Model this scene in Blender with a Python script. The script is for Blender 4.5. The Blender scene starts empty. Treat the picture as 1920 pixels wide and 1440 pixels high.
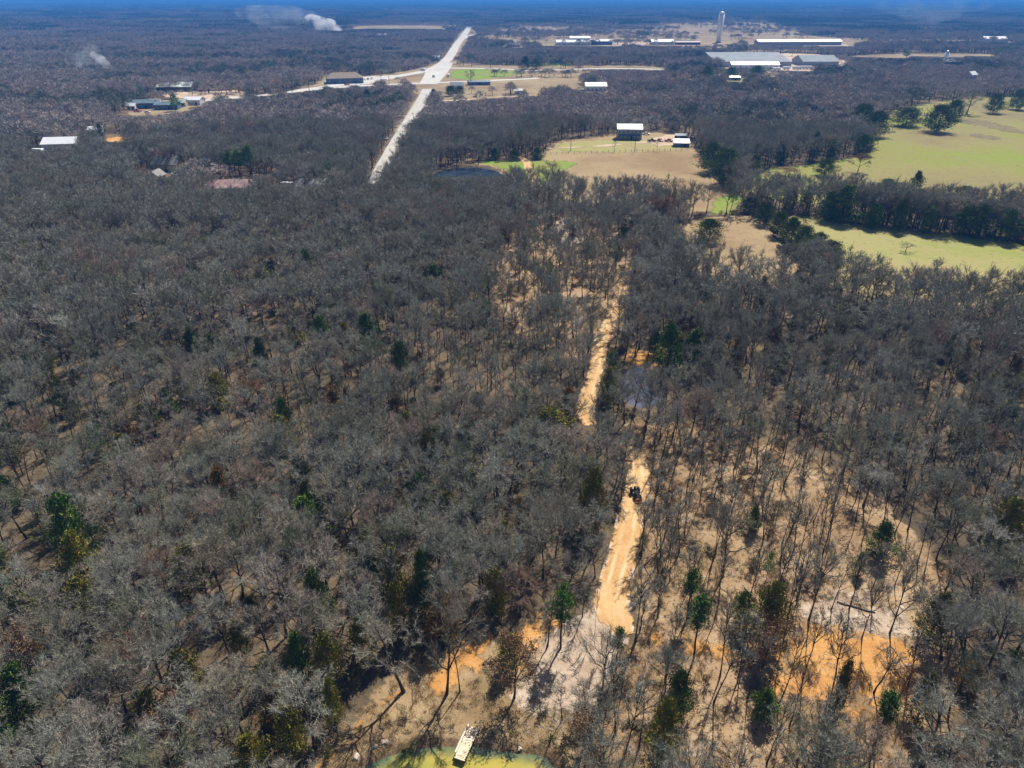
import bpy, bmesh, math, random
import numpy as np
from mathutils import Vector, Matrix

S = bpy.context.scene
C = S.collection
R = math.radians

# ------------------------------------------------------------------ camera
F, YH, H = 1331.0, -6.0, 75.0           # focal length and horizon row in photo pixels, camera height in metres
P = math.atan((720 - YH) / F)
cd = bpy.data.cameras.new('camera')
cd.sensor_width = 36.0
cd.lens = 36.0 * F / 1920.0
cd.clip_start, cd.clip_end = 1.0, 60000.0
cam = bpy.data.objects.new('camera', cd)
C.objects.link(cam)
cam.location = (0, 0, H)
cam.rotation_euler = (math.pi / 2 - P, 0, 0)
S.camera = cam

# ------------------------------------------------------------------ sky and sun
SUN_EL, SUN_AZ = R(49), R(25)           # azimuth measured from +Y towards +X
W = bpy.data.worlds.new('World')
S.world = W
W.use_nodes = True
wn = W.node_tree.nodes
sky = wn.new('ShaderNodeTexSky')
sky.sky_type = 'NISHITA'
sky.sun_disc = False
sky.sun_elevation = SUN_EL
sky.sun_rotation = SUN_AZ
sky.air_density = 1.0
sky.dust_density = 0.6
sky.ozone_density = 2.0
wn['Background'].inputs[1].default_value = 0.055
W.node_tree.links.new(sky.outputs[0], wn['Background'].inputs[0])
sl = bpy.data.lights.new('sun', 'SUN')
sl.energy = 4.9
sl.angle = R(0.5)
sl.color = (1.0, 0.955, 0.88)
sun = bpy.data.objects.new('sun', sl)
C.objects.link(sun)
sd = Vector((math.sin(SUN_AZ) * math.cos(SUN_EL), math.cos(SUN_AZ) * math.cos(SUN_EL), math.sin(SUN_EL)))
sun.rotation_euler = sd.to_track_quat('Z', 'Y').to_euler()
sun.location = (60, 60, 160)

S.view_settings.view_transform = 'Standard'
S.view_settings.look = 'None'
S.view_settings.exposure = 0.64
S.view_settings.gamma = 1.0
S.render.engine = 'CYCLES'
cy = S.cycles
cy.max_bounces = 5
cy.diffuse_bounces = 2
cy.glossy_bounces = 2
cy.transmission_bounces = 2
cy.transparent_max_bounces = 8
cy.volume_bounces = 1
cy.caustics_reflective = False
cy.caustics_refractive = False
cy.volume_step_rate = 1.0
cy.volume_max_steps = 128

# ------------------------------------------------------------------ geometry helpers
def at(u, v, z=0.0):
    """photo pixel -> point on the plane of height z"""
    dx, dy = (u - 960) / F, -(v - 720) / F
    d = (dx, math.cos(P) + dy * math.sin(P), -math.sin(P) + dy * math.cos(P))
    t = (z - H) / d[2]
    return (d[0] * t, d[1] * t)

def to_px(x, y, z=0.0):
    zz = z - H
    f = y * math.cos(P) - zz * math.sin(P)
    up = y * math.sin(P) + zz * math.cos(P)
    return 960 + F * x / f, 720 - F * up / f

def ppm(x, y):
    """photo pixels per metre, horizontally, at a ground point"""
    return F / (y * math.cos(P) + H * math.sin(P))

def height_for(x, y, vtop):
    lo, hi = 0.0, 74.0
    for _ in range(40):
        m = (lo + hi) / 2
        if to_px(x, y, m)[1] > vtop: lo = m
        else: hi = m
    return lo

def wpoly(px): return np.array([at(u, v) for u, v in px])

def inside(poly, x, y):
    n = len(poly); r = np.zeros(np.shape(x), bool)
    for i in range(n):
        x0, y0 = poly[i]; x1, y1 = poly[(i + 1) % n]
        c = ((y0 > y) != (y1 > y))
        with np.errstate(divide='ignore', invalid='ignore'):
            xi = (x1 - x0) * (y - y0) / (y1 - y0 if y1 != y0 else 1e-9) + x0
        r ^= c & (x < xi)
    return r

def sdist(poly, x, y):
    """signed distance, positive inside"""
    d = np.full(np.shape(x), 1e9)
    n = len(poly)
    for i in range(n):
        a = poly[i]; b = poly[(i + 1) % n]
        e = b - a; L = max(1e-9, e @ e)
        t = np.clip(((x - a[0]) * e[0] + (y - a[1]) * e[1]) / L, 0, 1)
        d = np.minimum(d, np.hypot(x - a[0] - t * e[0], y - a[1] - t * e[1]))
    return np.where(inside(poly, x, y), d, -d)

def smooth(poly, it=2):
    p = np.asarray(poly, float)
    for _ in range(it):
        q = np.roll(p, -1, 0)
        p = np.stack([p * .75 + q * .25, p * .25 + q * .75], 1).reshape(-1, 2)
    return p

_hs = np.random.RandomState(5).rand(512, 512)
def vnoise(x, y, s):
    x = np.asarray(x, float) / s + 1000.3; y = np.asarray(y, float) / s + 1000.7
    i = np.floor(x).astype(int); j = np.floor(y).astype(int)
    fx = x - i; fy = y - j
    fx = fx * fx * (3 - 2 * fx); fy = fy * fy * (3 - 2 * fy)
    g = lambda a, b: _hs[a % 512, b % 512]
    return (g(i, j) * (1 - fx) + g(i + 1, j) * fx) * (1 - fy) + (g(i, j + 1) * (1 - fx) + g(i + 1, j + 1) * fx) * fy

def mesh_np(name, verts, faces, mat=None, smooth_shade=False, attrs=None, fmat=None, mats=None):
    """faces: list of int arrays (n,3) / (n,4)"""
    me = bpy.data.meshes.new(name)
    verts = np.asarray(verts, np.float32)
    me.vertices.add(len(verts)); me.vertices.foreach_set('co', verts.ravel())
    faces = [np.asarray(f, np.int32) for f in faces if len(f)]
    if faces:
        li = np.concatenate([f.ravel() for f in faces])
        tot = np.concatenate([np.full(len(f), f.shape[1], np.int32) for f in faces])
        st = np.concatenate([[0], np.cumsum(tot)[:-1]]).astype(np.int32)
        me.loops.add(len(li)); me.loops.foreach_set('vertex_index', li)
        me.polygons.add(len(tot)); me.polygons.foreach_set('loop_start', st)
        me.polygons.foreach_set('loop_total', tot)
        me.polygons.foreach_set('use_smooth', np.full(len(tot), smooth_shade))
    for m in (mats or ([mat] if mat else [])): me.materials.append(m)
    if fmat is not None: me.polygons.foreach_set('material_index', np.asarray(fmat, np.int32))
    me.update(calc_edges=True)
    for k, v in (attrs or {}).items():
        a = me.attributes.new(k, 'FLOAT', 'POINT'); a.data.foreach_set('value', np.asarray(v, np.float32))
    return me

def link(name, me, parent=None, loc=None):
    o = bpy.data.objects.new(name, me); C.objects.link(o)
    if parent is not None: o.parent = parent
    if loc is not None: o.location = loc
    return o

def tag(o, label=None, cat=None, group=None, kind=None):
    if label: o['label'] = label
    if cat: o['category'] = cat
    if group: o['group'] = group
    if kind: o['kind'] = kind
    return o

def thing(name, label, cat, loc=(0, 0, 0), rz=0.0, group=None):
    o = bpy.data.objects.new(name, None); C.objects.link(o)
    o.empty_display_size = .5
    o.location = loc; o.rotation_euler = (0, 0, rz)
    return tag(o, label, cat, group)

class MB:
    """collects simple solids into ONE mesh"""
    def __init__(self): self.v = []; self.f = []
    def add(self, vs, fs):
        b = len(self.v); self.v += [tuple(p) for p in vs]; self.f += [[i + b for i in q] for q in fs]
    def box(self, c, s, rz=0.0, rx=0.0, ry=0.0, taper=1.0):
        m = Matrix.Translation(c) @ Matrix.Rotation(rz, 4, 'Z') @ Matrix.Rotation(ry, 4, 'Y') @ Matrix.Rotation(rx, 4, 'X')
        vs = []
        for z in (-.5, .5):
            k = taper if z > 0 else 1
            for x, y in ((-.5, -.5), (.5, -.5), (.5, .5), (-.5, .5)):
                vs.append(m @ Vector((x * s[0] * k, y * s[1] * k, z * s[2])))
        self.add(vs, [(3, 2, 1, 0), (4, 5, 6, 7), (0, 1, 5, 4), (1, 2, 6, 5), (2, 3, 7, 6), (3, 0, 4, 7)])
    def tube(self, pts, rad, n=8, caps=True):
        pts = [Vector(p) for p in pts]
        if not hasattr(rad, '__len__'): rad = [rad] * len(pts)
        vs = []
        for i, p in enumerate(pts):
            d = (pts[min(i + 1, len(pts) - 1)] - pts[max(i - 1, 0)]).normalized()
            a = d.cross(Vector((1, 0, 0)) if abs(d.x) < .9 else Vector((0, 1, 0))).normalized(); b = d.cross(a)
            for k in range(n):
                t = 2 * math.pi * k / n
                vs.append(p + (a * math.cos(t) + b * math.sin(t)) * rad[i])
        fs = []
        for i in range(len(pts) - 1):
            for k in range(n):
                k2 = (k + 1) % n
                fs.append((i * n + k, i * n + k2, (i + 1) * n + k2, (i + 1) * n + k))
        if caps: fs += [tuple(range(n))[::-1], tuple(range((len(pts) - 1) * n, len(pts) * n))]
        self.add(vs, fs)
    def prism(self, prof, axis_len, c=(0, 0, 0), axis='x'):
        """closed 2-D profile extruded along an axis"""
        n = len(prof); vs = []
        for s in (-.5, .5):
            for a, b in prof:
                p = (s * axis_len, a, b) if axis == 'x' else ((a, s * axis_len, b) if axis == 'y' else (a, b, s * axis_len))
                vs.append((p[0] + c[0], p[1] + c[1], p[2] + c[2]))
        fs = [tuple(range(n))[::-1], tuple(range(n, 2 * n))]
        for i in range(n):
            j = (i + 1) % n; fs.append((i, j, n + j, n + i))
        self.add(vs, fs)
    def build(self, name, mat, parent=None, bevel=0.0, smooth_shade=False):
        me = bpy.data.meshes.new(name)
        me.from_pydata(self.v, [], self.f)
        bm = bmesh.new(); bm.from_mesh(me)
        bmesh.ops.recalc_face_normals(bm, faces=bm.faces)
        if bevel > 0:
            bmesh.ops.bevel(bm, geom=list(bm.edges), offset=bevel, segments=2, affect='EDGES', profile=.6, clamp_overlap=True)
        bm.to_mesh(me); bm.free()
        if smooth_shade: me.polygons.foreach_set('use_smooth', [True] * len(me.polygons))
        me.materials.append(mat)
        return link(name, me, parent)

# ------------------------------------------------------------------ materials
class NT:
    def __init__(self, name):
        self.m = bpy.data.materials.new(name); self.m.use_nodes = True
        self.t = self.m.node_tree; self.n = self.t.nodes; self.b = self.n['Principled BSDF']
        self.out = self.n['Material Output']
    def new(self, typ, **kw):
        n = self.n.new(typ)
        for k, v in kw.items():
            if k.startswith('_'): setattr(n, k[1:], v)
            else:
                key = int(k[1:]) if k[0] == 'i' and k[1:].isdigit() else k.replace('__', ' ')
                self.set(n.inputs[key], v)
        return n
    def set(self, sock, v):
        if hasattr(v, 'is_linked'): self.t.links.new(v, sock)
        else:
            if isinstance(v, (tuple, list)) and len(v) == 3 and len(sock.default_value) == 4: v = (*v, 1)
            sock.default_value = v
    def pos(self): return self.new('ShaderNodeNewGeometry').outputs['Position']
    def noise(self, scale, detail=4, rough=.6, vec=None, dist=0.0):
        n = self.new('ShaderNodeTexNoise', Scale=scale, Detail=detail, Roughness=rough, Distortion=dist)
        self.set(n.inputs['Vector'], vec if vec is not None else self.pos())
        return n.outputs['Fac']
    def ramp(self, fac, stops):
        n = self.new('ShaderNodeValToRGB', Fac=fac); e = n.color_ramp.elements
        while len(e) < len(stops): e.new(.5)
        for k, (p, c) in enumerate(stops):
            e[k].position = p; e[k].color = (*c, 1) if len(c) == 3 else c
        return n.outputs['Color']
    def rng(self, fac, a, b, c=0.0, d=1.0, smooth=True):
        n = self.new('ShaderNodeMapRange', _interpolation_type='SMOOTHSTEP' if smooth else 'LINEAR')
        for s, v in zip(n.inputs[:5], (fac, a, b, c, d)): self.set(s, v)
        return n.outputs[0]
    def mix(self, fac, a, b, mode='MIX'):
        n = self.new('ShaderNodeMix', _data_type='RGBA', _blend_type=mode)
        self.set(n.inputs[0], fac); self.set(n.inputs[6], a); self.set(n.inputs[7], b)
        return n.outputs[2]
    def math(self, op, a, b=0.0):
        n = self.new('ShaderNodeMath', _operation=op); self.set(n.inputs[0], a); self.set(n.inputs[1], b)
        return n.outputs[0]
    def attr(self, name): return self.new('ShaderNodeAttribute', _attribute_name=name).outputs['Fac']
    def rand(self): return self.new('ShaderNodeObjectInfo').outputs['Random']
    def bump(self, h, strength=.5, dist=.1):
        n = self.new('ShaderNodeBump', Strength=strength, Distance=dist, Height=h)
        self.set(self.b.inputs['Normal'], n.outputs[0])
    def done(self, col, rough=.85, spec=.2, metal=0.0):
        self.set(self.b.inputs['Base Color'], col)
        self.set(self.b.inputs['Roughness'], rough); self.set(self.b.inputs['Specular IOR Level'], spec)
        self.set(self.b.inputs['Metallic'], metal)
        return self.m
    def alpha_edge(self, width, scale):
        """ragged border: transparent where the edge attribute plus noise runs out"""
        n = self.noise(scale, 5, .65)
        a = self.math('ADD', self.math('DIVIDE', self.attr('edge'), width), self.rng(n, .25, .75, -.9, .9, False))
        self.set(self.b.inputs['Alpha'], self.rng(a, -.15, .25))

def plain(name, col, rough=.7, var=.25, scale=.6, spec=.3, metal=0.0):
    t = NT(name)
    n = t.noise(scale, 5, .65)
    c = t.mix(t.rng(n, .3, .7), tuple(k * (1 - var) for k in col), tuple(min(.95, k * (1 + var)) for k in col))
    return t.done(c, rough, spec, metal)

def ground_mat(name, cols, scales, edge=None, bump=.6, bdist=.15, specks=None):
    t = NT(name)
    n1 = t.noise(scales[0], 3, .6); n2 = t.noise(scales[1], 6, .7); n3 = t.noise(scales[2], 4, .7)
    f = t.math('ADD', t.math('MULTIPLY', n1, .45), t.math('ADD', t.math('MULTIPLY', n2, .35), t.math('MULTIPLY', n3, .2)))
    k = len(cols)
    c = t.ramp(f, [(.33 + .34 * i / (k - 1), cols[i]) for i in range(k)])
    if specks:
        c = t.mix(t.rng(t.noise(specks[1], 3, .7), specks[2], specks[2] + .08), c, specks[0])
    if edge: t.alpha_edge(*edge)
    if bump: t.bump(t.math('ADD', n2, n3), bump, bdist)
    return t.done(c, .95, .08)

M = {}
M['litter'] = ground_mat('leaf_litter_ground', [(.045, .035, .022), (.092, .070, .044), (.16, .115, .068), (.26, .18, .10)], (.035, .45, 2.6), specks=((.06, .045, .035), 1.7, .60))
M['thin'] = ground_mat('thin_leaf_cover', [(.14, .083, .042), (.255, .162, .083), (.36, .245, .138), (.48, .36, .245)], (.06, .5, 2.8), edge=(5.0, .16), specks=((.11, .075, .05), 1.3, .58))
M['bank'] = ground_mat('dry_bank_grass', [(.12, .08, .04), (.23, .155, .08), (.34, .24, .13), (.46, .34, .22)], (.1, .7, 3.2), edge=(3.0, .25), specks=((.12, .085, .04), 2.2, .60))
M['sand'] = ground_mat('pale_sandy_soil', [(.24, .16, .10), (.36, .265, .185), (.48, .375, .275), (.66, .57, .47)], (.16, .6, 3.0), edge=(3.6, .3), specks=((.2, .14, .09), 1.6, .62))
M['clay'] = ground_mat('orange_clay', [(.30, .15, .05), (.44, .215, .066), (.54, .29, .10), (.60, .43, .25)], (.12, .5, 2.4), edge=(3.4, .3), specks=((.24, .12, .05), 1.2, .64))
M['far_clay'] = ground_mat('pale_earth_yard', [(.35, .25, .17), (.48, .36, .25), (.62, .51, .39)], (.03, .1, .4), edge=(5.0, .06), bump=.2)
M['mud'] = ground_mat('wet_brown_bank', [(.09, .06, .035), (.2, .13, .07), (.36, .23, .11)], (.3, 1.1, 4.0), edge=(.9, .7))

def pasture_mat(name, cols, edge, sc):
    t = NT(name)
    n1 = t.noise(sc, 4, .55, dist=.4); n2 = t.noise(sc * 7, 5, .7); n3 = t.noise(1.3, 3, .7)
    f = t.math('ADD', t.math('MULTIPLY', n1, .72), t.math('ADD', t.math('MULTIPLY', n2, .2), t.math('MULTIPLY', n3, .08)))
    c = t.ramp(f, [(.37 + .27 * i / (len(cols) - 1), k) for i, k in enumerate(cols)])
    w = t.noise(.42, 4, .75)
    c = t.mix(t.math('MULTIPLY', t.rng(w, .56, .66), .55), c, tuple(.5 * q for q in cols[0]))
    c = t.mix(t.math('MULTIPLY', t.rng(t.noise(.9, 3, .7), .55, .7), .35), c, cols[-1])
    t.alpha_edge(*edge)
    t.bump(n2, .3, .3)
    return t.done(c, .95, .05)

M['pasture'] = pasture_mat('spring_pasture', [(.20, .155, .078), (.235, .195, .085), (.245, .22, .075), (.22, .23, .052), (.205, .265, .036)], (7, .05), .012)
M['strip'] = pasture_mat('pale_green_field', [(.28, .205, .10), (.325, .265, .12), (.30, .275, .105), (.235, .26, .065)], (4, .1), .02)
M['hay'] = pasture_mat('brown_hay_field', [(.24, .16, .085), (.29, .205, .11), (.33, .24, .13), (.32, .265, .12)], (5, .07), .02)
M['lawn'] = pasture_mat('fresh_lawn', [(.25, .20, .08), (.20, .25, .045), (.14, .29, .015)], (4, .12), .03)
M['verge'] = pasture_mat('dry_verge', [(.20, .145, .085), (.28, .205, .12), (.33, .265, .15)], (5, .09), .02)
M['soil'] = ground_mat('bare_field_soil', [(.14, .11, .065), (.19, .15, .08), (.22, .185, .08)], (.06, .3, 1.2), edge=(14, .16), bump=.2)
M['road'] = ground_mat('worn_concrete', [(.42, .39, .35), (.50, .47, .43), (.58, .55, .50)], (.04, .2, 1.0), bump=.1)
M['road2'] = ground_mat('grey_chip_seal', [(.36, .34, .32), (.43, .41, .385), (.50, .475, .44)], (.04, .2, 1.0), bump=.1)
M['line'] = plain('road_paint', (.75, .6, .12), .6)

# dirt track: orange clay, two pale wheel ruts, sandy edges; 'cross' runs 0..1 across
t = NT('dirt_track_clay')
n1 = t.noise(.12, 4, .6); n2 = t.noise(1.4, 6, .7)
f = t.math('ADD', t.math('MULTIPLY', n1, .6), t.math('MULTIPLY', n2, .4))
c = t.ramp(f, [(.32, (.36, .19, .075)), (.46, (.49, .285, .12)), (.58, (.58, .37, .18)), (.7, (.66, .49, .30))])
x = t.math('ADD', t.attr('cross'), t.math('MULTIPLY', t.math('SUBTRACT', t.noise(.3, 3), .5), .16))
rut = t.math('MAXIMUM', t.rng(t.math('ABSOLUTE', t.math('SUBTRACT', x, .30)), .09, .02), t.rng(t.math('ABSOLUTE', t.math('SUBTRACT', x, .66)), .10, .02))
c = t.mix(t.math('MULTIPLY', rut, t.rng(t.noise(.11, 3), .38, .62, .1, .75)), c, (.68, .50, .29))
edge_ = t.rng(t.math('ABSOLUTE', t.math('SUBTRACT', x, .5)), .33, .46)
c = t.mix(t.math('MULTIPLY', edge_, t.rng(t.noise(.35, 4), .45, .62)), c, (.60, .47, .36))
t.alpha_edge(1.5, .4)
t.bump(n2, .35, .08)
M['track'] = t.done(c, .95, .06)

def water_mat(name, col, rough, wave, rim=None):
    t = NT(name)
    n = t.noise(.18, 3, .5)
    t.bump(t.noise(wave, 3, .5), .05, .05)
    c = t.mix(t.rng(n, .35, .65), col[0], col[1])
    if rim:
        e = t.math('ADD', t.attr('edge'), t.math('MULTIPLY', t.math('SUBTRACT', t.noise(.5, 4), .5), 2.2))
        c = t.mix(t.rng(e, 1.7, .1), c, rim)  # band along the bank: reflection of sky and trees painted into the water colour
    return t.done(c, rough, .5)
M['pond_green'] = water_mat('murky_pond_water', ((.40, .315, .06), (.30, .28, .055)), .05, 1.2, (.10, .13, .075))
M['pond_dark'] = water_mat('dark_pond_water', ((.02, .03, .045), (.04, .06, .09)), .02, .8)
M['pond_mid'] = water_mat('grey_pond_water', ((.05, .055, .075), (.10, .10, .13)), .04, 1.0)

def bark_mat(name, base, tip):
    t = NT(name)
    n = t.noise(3.0, 4, .7, vec=t.new('ShaderNodeTexCoord').outputs['Object'])
    c = t.mix(t.rng(n, .3, .7), base, tip)
    return t.done(c, .95, .05)

def twig_mat(name, stops, jit=.35):
    t = NT(name)
    r = t.rand()
    c = t.ramp(r, stops)
    n = t.noise(1.1, 3, .7, vec=t.new('ShaderNodeTexCoord').outputs['Object'])
    c = t.mix(t.rng(n, .25, .75), t.mix(1.0, c, (1 - jit,) * 3, 'MULTIPLY'), t.mix(1.0, c, (1 + jit, 1 + jit, 1 + jit), 'MULTIPLY'))
    return t.done(c, .9, .06)

M['bark'] = bark_mat('dark_bark', (.045, .036, .030), (.10, .085, .072))
M['bark_pale'] = bark_mat('pale_bark', (.22, .205, .19), (.42, .40, .37))
GREYS = [(0, (.24, .238, .192)), (.3, (.315, .31, .258)), (.5, (.26, .245, .195)), (.64, (.325, .28, .22)), (.74, (.185, .195, .115)), (.83, (.24, .225, .175)), (.92, (.40, .38, .33)), (1, (.28, .185, .135))]
M['twig'] = twig_mat('grey_twigs', GREYS)
M['twig_far'] = twig_mat('far_twigs', [(0, (.21, .20, .185)), (.4, (.295, .275, .25)), (.7, (.35, .28, .245)), (.85, (.17, .18, .125)), (1, (.41, .30, .245))], .3)
M['twig_dark'] = twig_mat('dark_far_twigs', [(0, (.10, .12, .085)), (1, (.17, .17, .13))], .3)
M['twig_rosy'] = twig_mat('rosy_far_twigs', [(0, (.30, .26, .24)), (1, (.38, .32, .28))], .3)
M['twig_pale'] = twig_mat('bleached_twigs', [(0, (.50, .48, .45)), (1, (.58, .55, .52))], .2)
M['twig_brown'] = twig_mat('russet_leaves', [(0, (.20, .115, .07)), (1, (.25, .15, .085))], .4)
M['brush'] = twig_mat('underbrush_twigs', [(0, (.16, .12, .08)), (.45, (.22, .16, .10)), (.6, (.12, .14, .05)), (.8, (.15, .16, .06)), (1, (.24, .14, .07))], .35)

def leaf_mat(name, a, b, c3=None):
    t = NT(name)
    n = t.noise(1.6, 4, .7, vec=t.new('ShaderNodeTexCoord').outputs['Object'])
    col = t.mix(t.rng(n, .3, .7), a, b)
    if c3: col = t.mix(t.rng(t.noise(.7, 3, .6, vec=t.new('ShaderNodeTexCoord').outputs['Object']), .48, .66), col, c3)
    r = t.rng(t.rand(), 0, 1, .75, 1.25, False)
    hsv = t.new('ShaderNodeHueSaturation', Value=r, Color=col)
    return t.done(hsv.outputs[0], .8, .12)
M['cedar'] = leaf_mat('cedar_green', (.045, .082, .016), (.115, .19, .03), (.15, .15, .028))
M['olive'] = leaf_mat('cedar_olive', (.105, .12, .02), (.23, .22, .03), (.29, .18, .032))
M['rust'] = leaf_mat('cedar_rust', (.16, .09, .015), (.27, .15, .02), (.10, .09, .02))
M['pine'] = leaf_mat('pine_green', (.04, .085, .014), (.10, .19, .024))
M['bright'] = leaf_mat('bright_spring_green', (.10, .24, .02), (.19, .36, .03))
M['grass'] = twig_mat('dry_grass_blades', [(0, (.36, .26, .14)), (.6, (.44, .33, .19)), (.85, (.30, .27, .11)), (1, (.26, .16, .08))], .3)

M['white_roof'] = plain('white_metal_roof', (.80, .80, .80), .35, .06, .2, .5)
M['white_wall'] = plain('white_siding', (.68, .68, .66), .6, .1, .4)
M['grey_wall'] = plain('grey_siding', (.30, .31, .33), .6, .12, .4)
M['blue_wall'] = plain('slate_blue_siding', (.09, .13, .20), .6, .15, .4)
M['dark_wall'] = plain('dark_brick', (.11, .075, .06), .8, .25, .8)
M['tan_wall'] = plain('tan_siding', (.42, .33, .24), .7, .12, .5)
M['brown_roof'] = plain('brown_shingles', (.23, .175, .12), .85, .15, .5)
M['grey_roof'] = plain('grey_shingles', (.25, .24, .21), .85, .15, .5)
M['steel_roof'] = plain('grey_steel_roof', (.17, .19, .21), .7, .2, .12, .15)
M['pink_roof'] = plain('rosy_metal_roof', (.33, .21, .19), .6, .3, .5)
M['teal_roof'] = plain('teal_metal_roof', (.13, .19, .21), .6, .25, .3)
M['patch_roof'] = plain('patchy_pale_roof', (.50, .54, .46), .6, .5, .35)
M['red_paint'] = plain('red_paint', (.40, .05, .04), .4, .1, 1.0, .5)
M['white_paint'] = plain('white_paint', (.78, .78, .78), .35, .05, 1.0, .5)
M['dark_paint'] = plain('dark_paint', (.03, .034, .042), .75, .1, 1.0, .12)
M['blue_paint'] = plain('blue_paint', (.08, .12, .22), .4, .1, 1.0, .5)
M['orange_paint'] = plain('orange_paint', (.60, .16, .03), .45, .1, 1.0, .4)
M['rubber'] = plain('black_rubber', (.018, .018, .018), .9, .2, 3.0, .1)
M['steel'] = plain('grey_steel', (.32, .32, .33), .4, .1, 2.0, .5, .6)
M['glass'] = plain('dark_glass', (.03, .04, .05), .08, .1, 1.0, .6)
M['wood'] = plain('weathered_plank', (.72, .58, .40), .85, .18, 2.2, .1)
M['wood_pale'] = plain('sunbleached_beam', (.82, .70, .52), .85, .12, 1.8, .1)
M['wood_dark'] = plain('wet_timber', (.09, .06, .045), .8, .2, 2.0, .2)
M['pole'] = plain('creosote_pole', (.11, .085, .065), .9, .2, 1.0, .1)
M['tank'] = plain('pale_tank_paint', (.88, .88, .88), .5, .05, .12, .4)
M['rock'] = plain('sandstone', (.45, .36, .28), .9, .3, 1.5, .1)

# ------------------------------------------------------------------ layout (ground polygons read in photo pixels)
POND1 = smooth(wpoly([(655, 1450), (705, 1418), (760, 1400), (830, 1393), (875, 1392), (930, 1400), (975, 1409), (1018, 1408), (1034, 1425), (1060, 1470), (1080, 1560), (980, 1700), (760, 1700), (640, 1560)]))
POND2 = smooth(wpoly([(1166, 705), (1186, 682), (1212, 692), (1240, 706), (1252, 722), (1250, 742), (1232, 760), (1205, 764), (1176, 756), (1164, 735)]))
POND3 = smooth(wpoly([(800, 328), (835, 315), (880, 311), (920, 315), (945, 324), (940, 345), (890, 362), (815, 356)]))
POND4 = smooth(wpoly([(1316, 764), (1334, 760), (1342, 768), (1336, 776), (1320, 775)]))
PONDS = [(POND1, 1.2, .50), (POND2, 1.0, .35), (POND3, 1.4, .3), (POND4, .5, .15)]

def hgt(x, y):
    x = np.asarray(x, float); y = np.asarray(y, float)
    h = np.zeros(np.broadcast(x, y).shape)
    for poly, dep, _ in PONDS:
        c = poly.mean(0); r = np.hypot(*(poly - c).T).max() + 12
        m = np.hypot(x - c[0], y - c[1]) < r
        if m.any():
            s = sdist(poly, x[m], y[m])
            k = np.clip((s + 1.2) / 3.2, 0, 1)
            h[m] -= dep * k * k * (3 - 2 * k)
    near = np.clip((170 - np.hypot(x, y)) / 100, 0, 1)
    return h + near * ((vnoise(x, y, 3.1) - .5) * .16 + (vnoise(x, y, .9) - .5) * .08) * (h > -.05)

# ground: one sheet to the horizon
ang = np.concatenate([np.linspace(-180, -56, 24, endpoint=False), np.linspace(-56, 56, 330), np.linspace(56, 180, 25)[1:]])
ang = np.radians(ang)
rad = np.concatenate([[0.5, 12.0, 24.0], np.geomspace(34, 420, 420), np.geomspace(420, 13000, 130)[1:]])
A, Q = np.meshgrid(ang, rad)
X = np.sin(A) * Q; Y = np.cos(A) * Q
Z = hgt(X.ravel(), Y.ravel())
nr, na = X.shape
ii = np.arange(nr - 1)[:, None] * na + np.arange(na - 1)[None]
quads = np.stack([ii, ii + 1, ii + na + 1, ii + na], -1).reshape(-1, 4)[:, ::-1]
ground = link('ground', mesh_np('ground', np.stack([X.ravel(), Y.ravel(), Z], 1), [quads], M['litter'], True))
tag(ground, kind='structure')

def sheet(name, poly, cell, mat, z, margin):
    lo = poly.min(0) - margin; hi = poly.max(0) + margin
    xs = np.arange(lo[0], hi[0] + cell, cell); ys = np.arange(lo[1], hi[1] + cell, cell)
    gx, gy = np.meshgrid(xs, ys)
    s = sdist(poly, gx, gy)
    ok = (s > -margin)
    n = len(xs)
    i = np.arange(len(ys) - 1)[:, None] * n + np.arange(n - 1)[None]
    q = np.stack([i, i + 1, i + n + 1, i + n], -1).reshape(-1, 4)
    q = q[ok.ravel()[q].all(1)]
    use, inv = np.unique(q, return_inverse=True)
    q = inv.reshape(-1, 4)
    x, y, e = gx.ravel()[use], gy.ravel()[use], s.ravel()[use]
    o = link(name, mesh_np(name, np.stack([x, y, hgt(x, y) + z], 1), [q], mat, True, {'edge': e}))
    return tag(o, kind='structure')

def path_pts(px, step):
    p = np.array([(*at(u, v), w / ppm(*at(u, v))) for u, v, w in px])
    out = []
    for i in range(len(p) - 1):
        a, b, c, d = p[max(i - 1, 0)], p[i], p[i + 1], p[min(i + 2, len(p) - 1)]
        k = max(2, int(np.hypot(*(c - b)[:2]) / step))
        for s in np.arange(k) / k:
            out.append(.5 * ((2 * b) + (c - a) * s + (2 * a - 5 * b + 4 * c - d) * s * s + (3 * b - a - 3 * c + d) * s ** 3))
    out.append(p[-1])
    return np.array(out)

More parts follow.
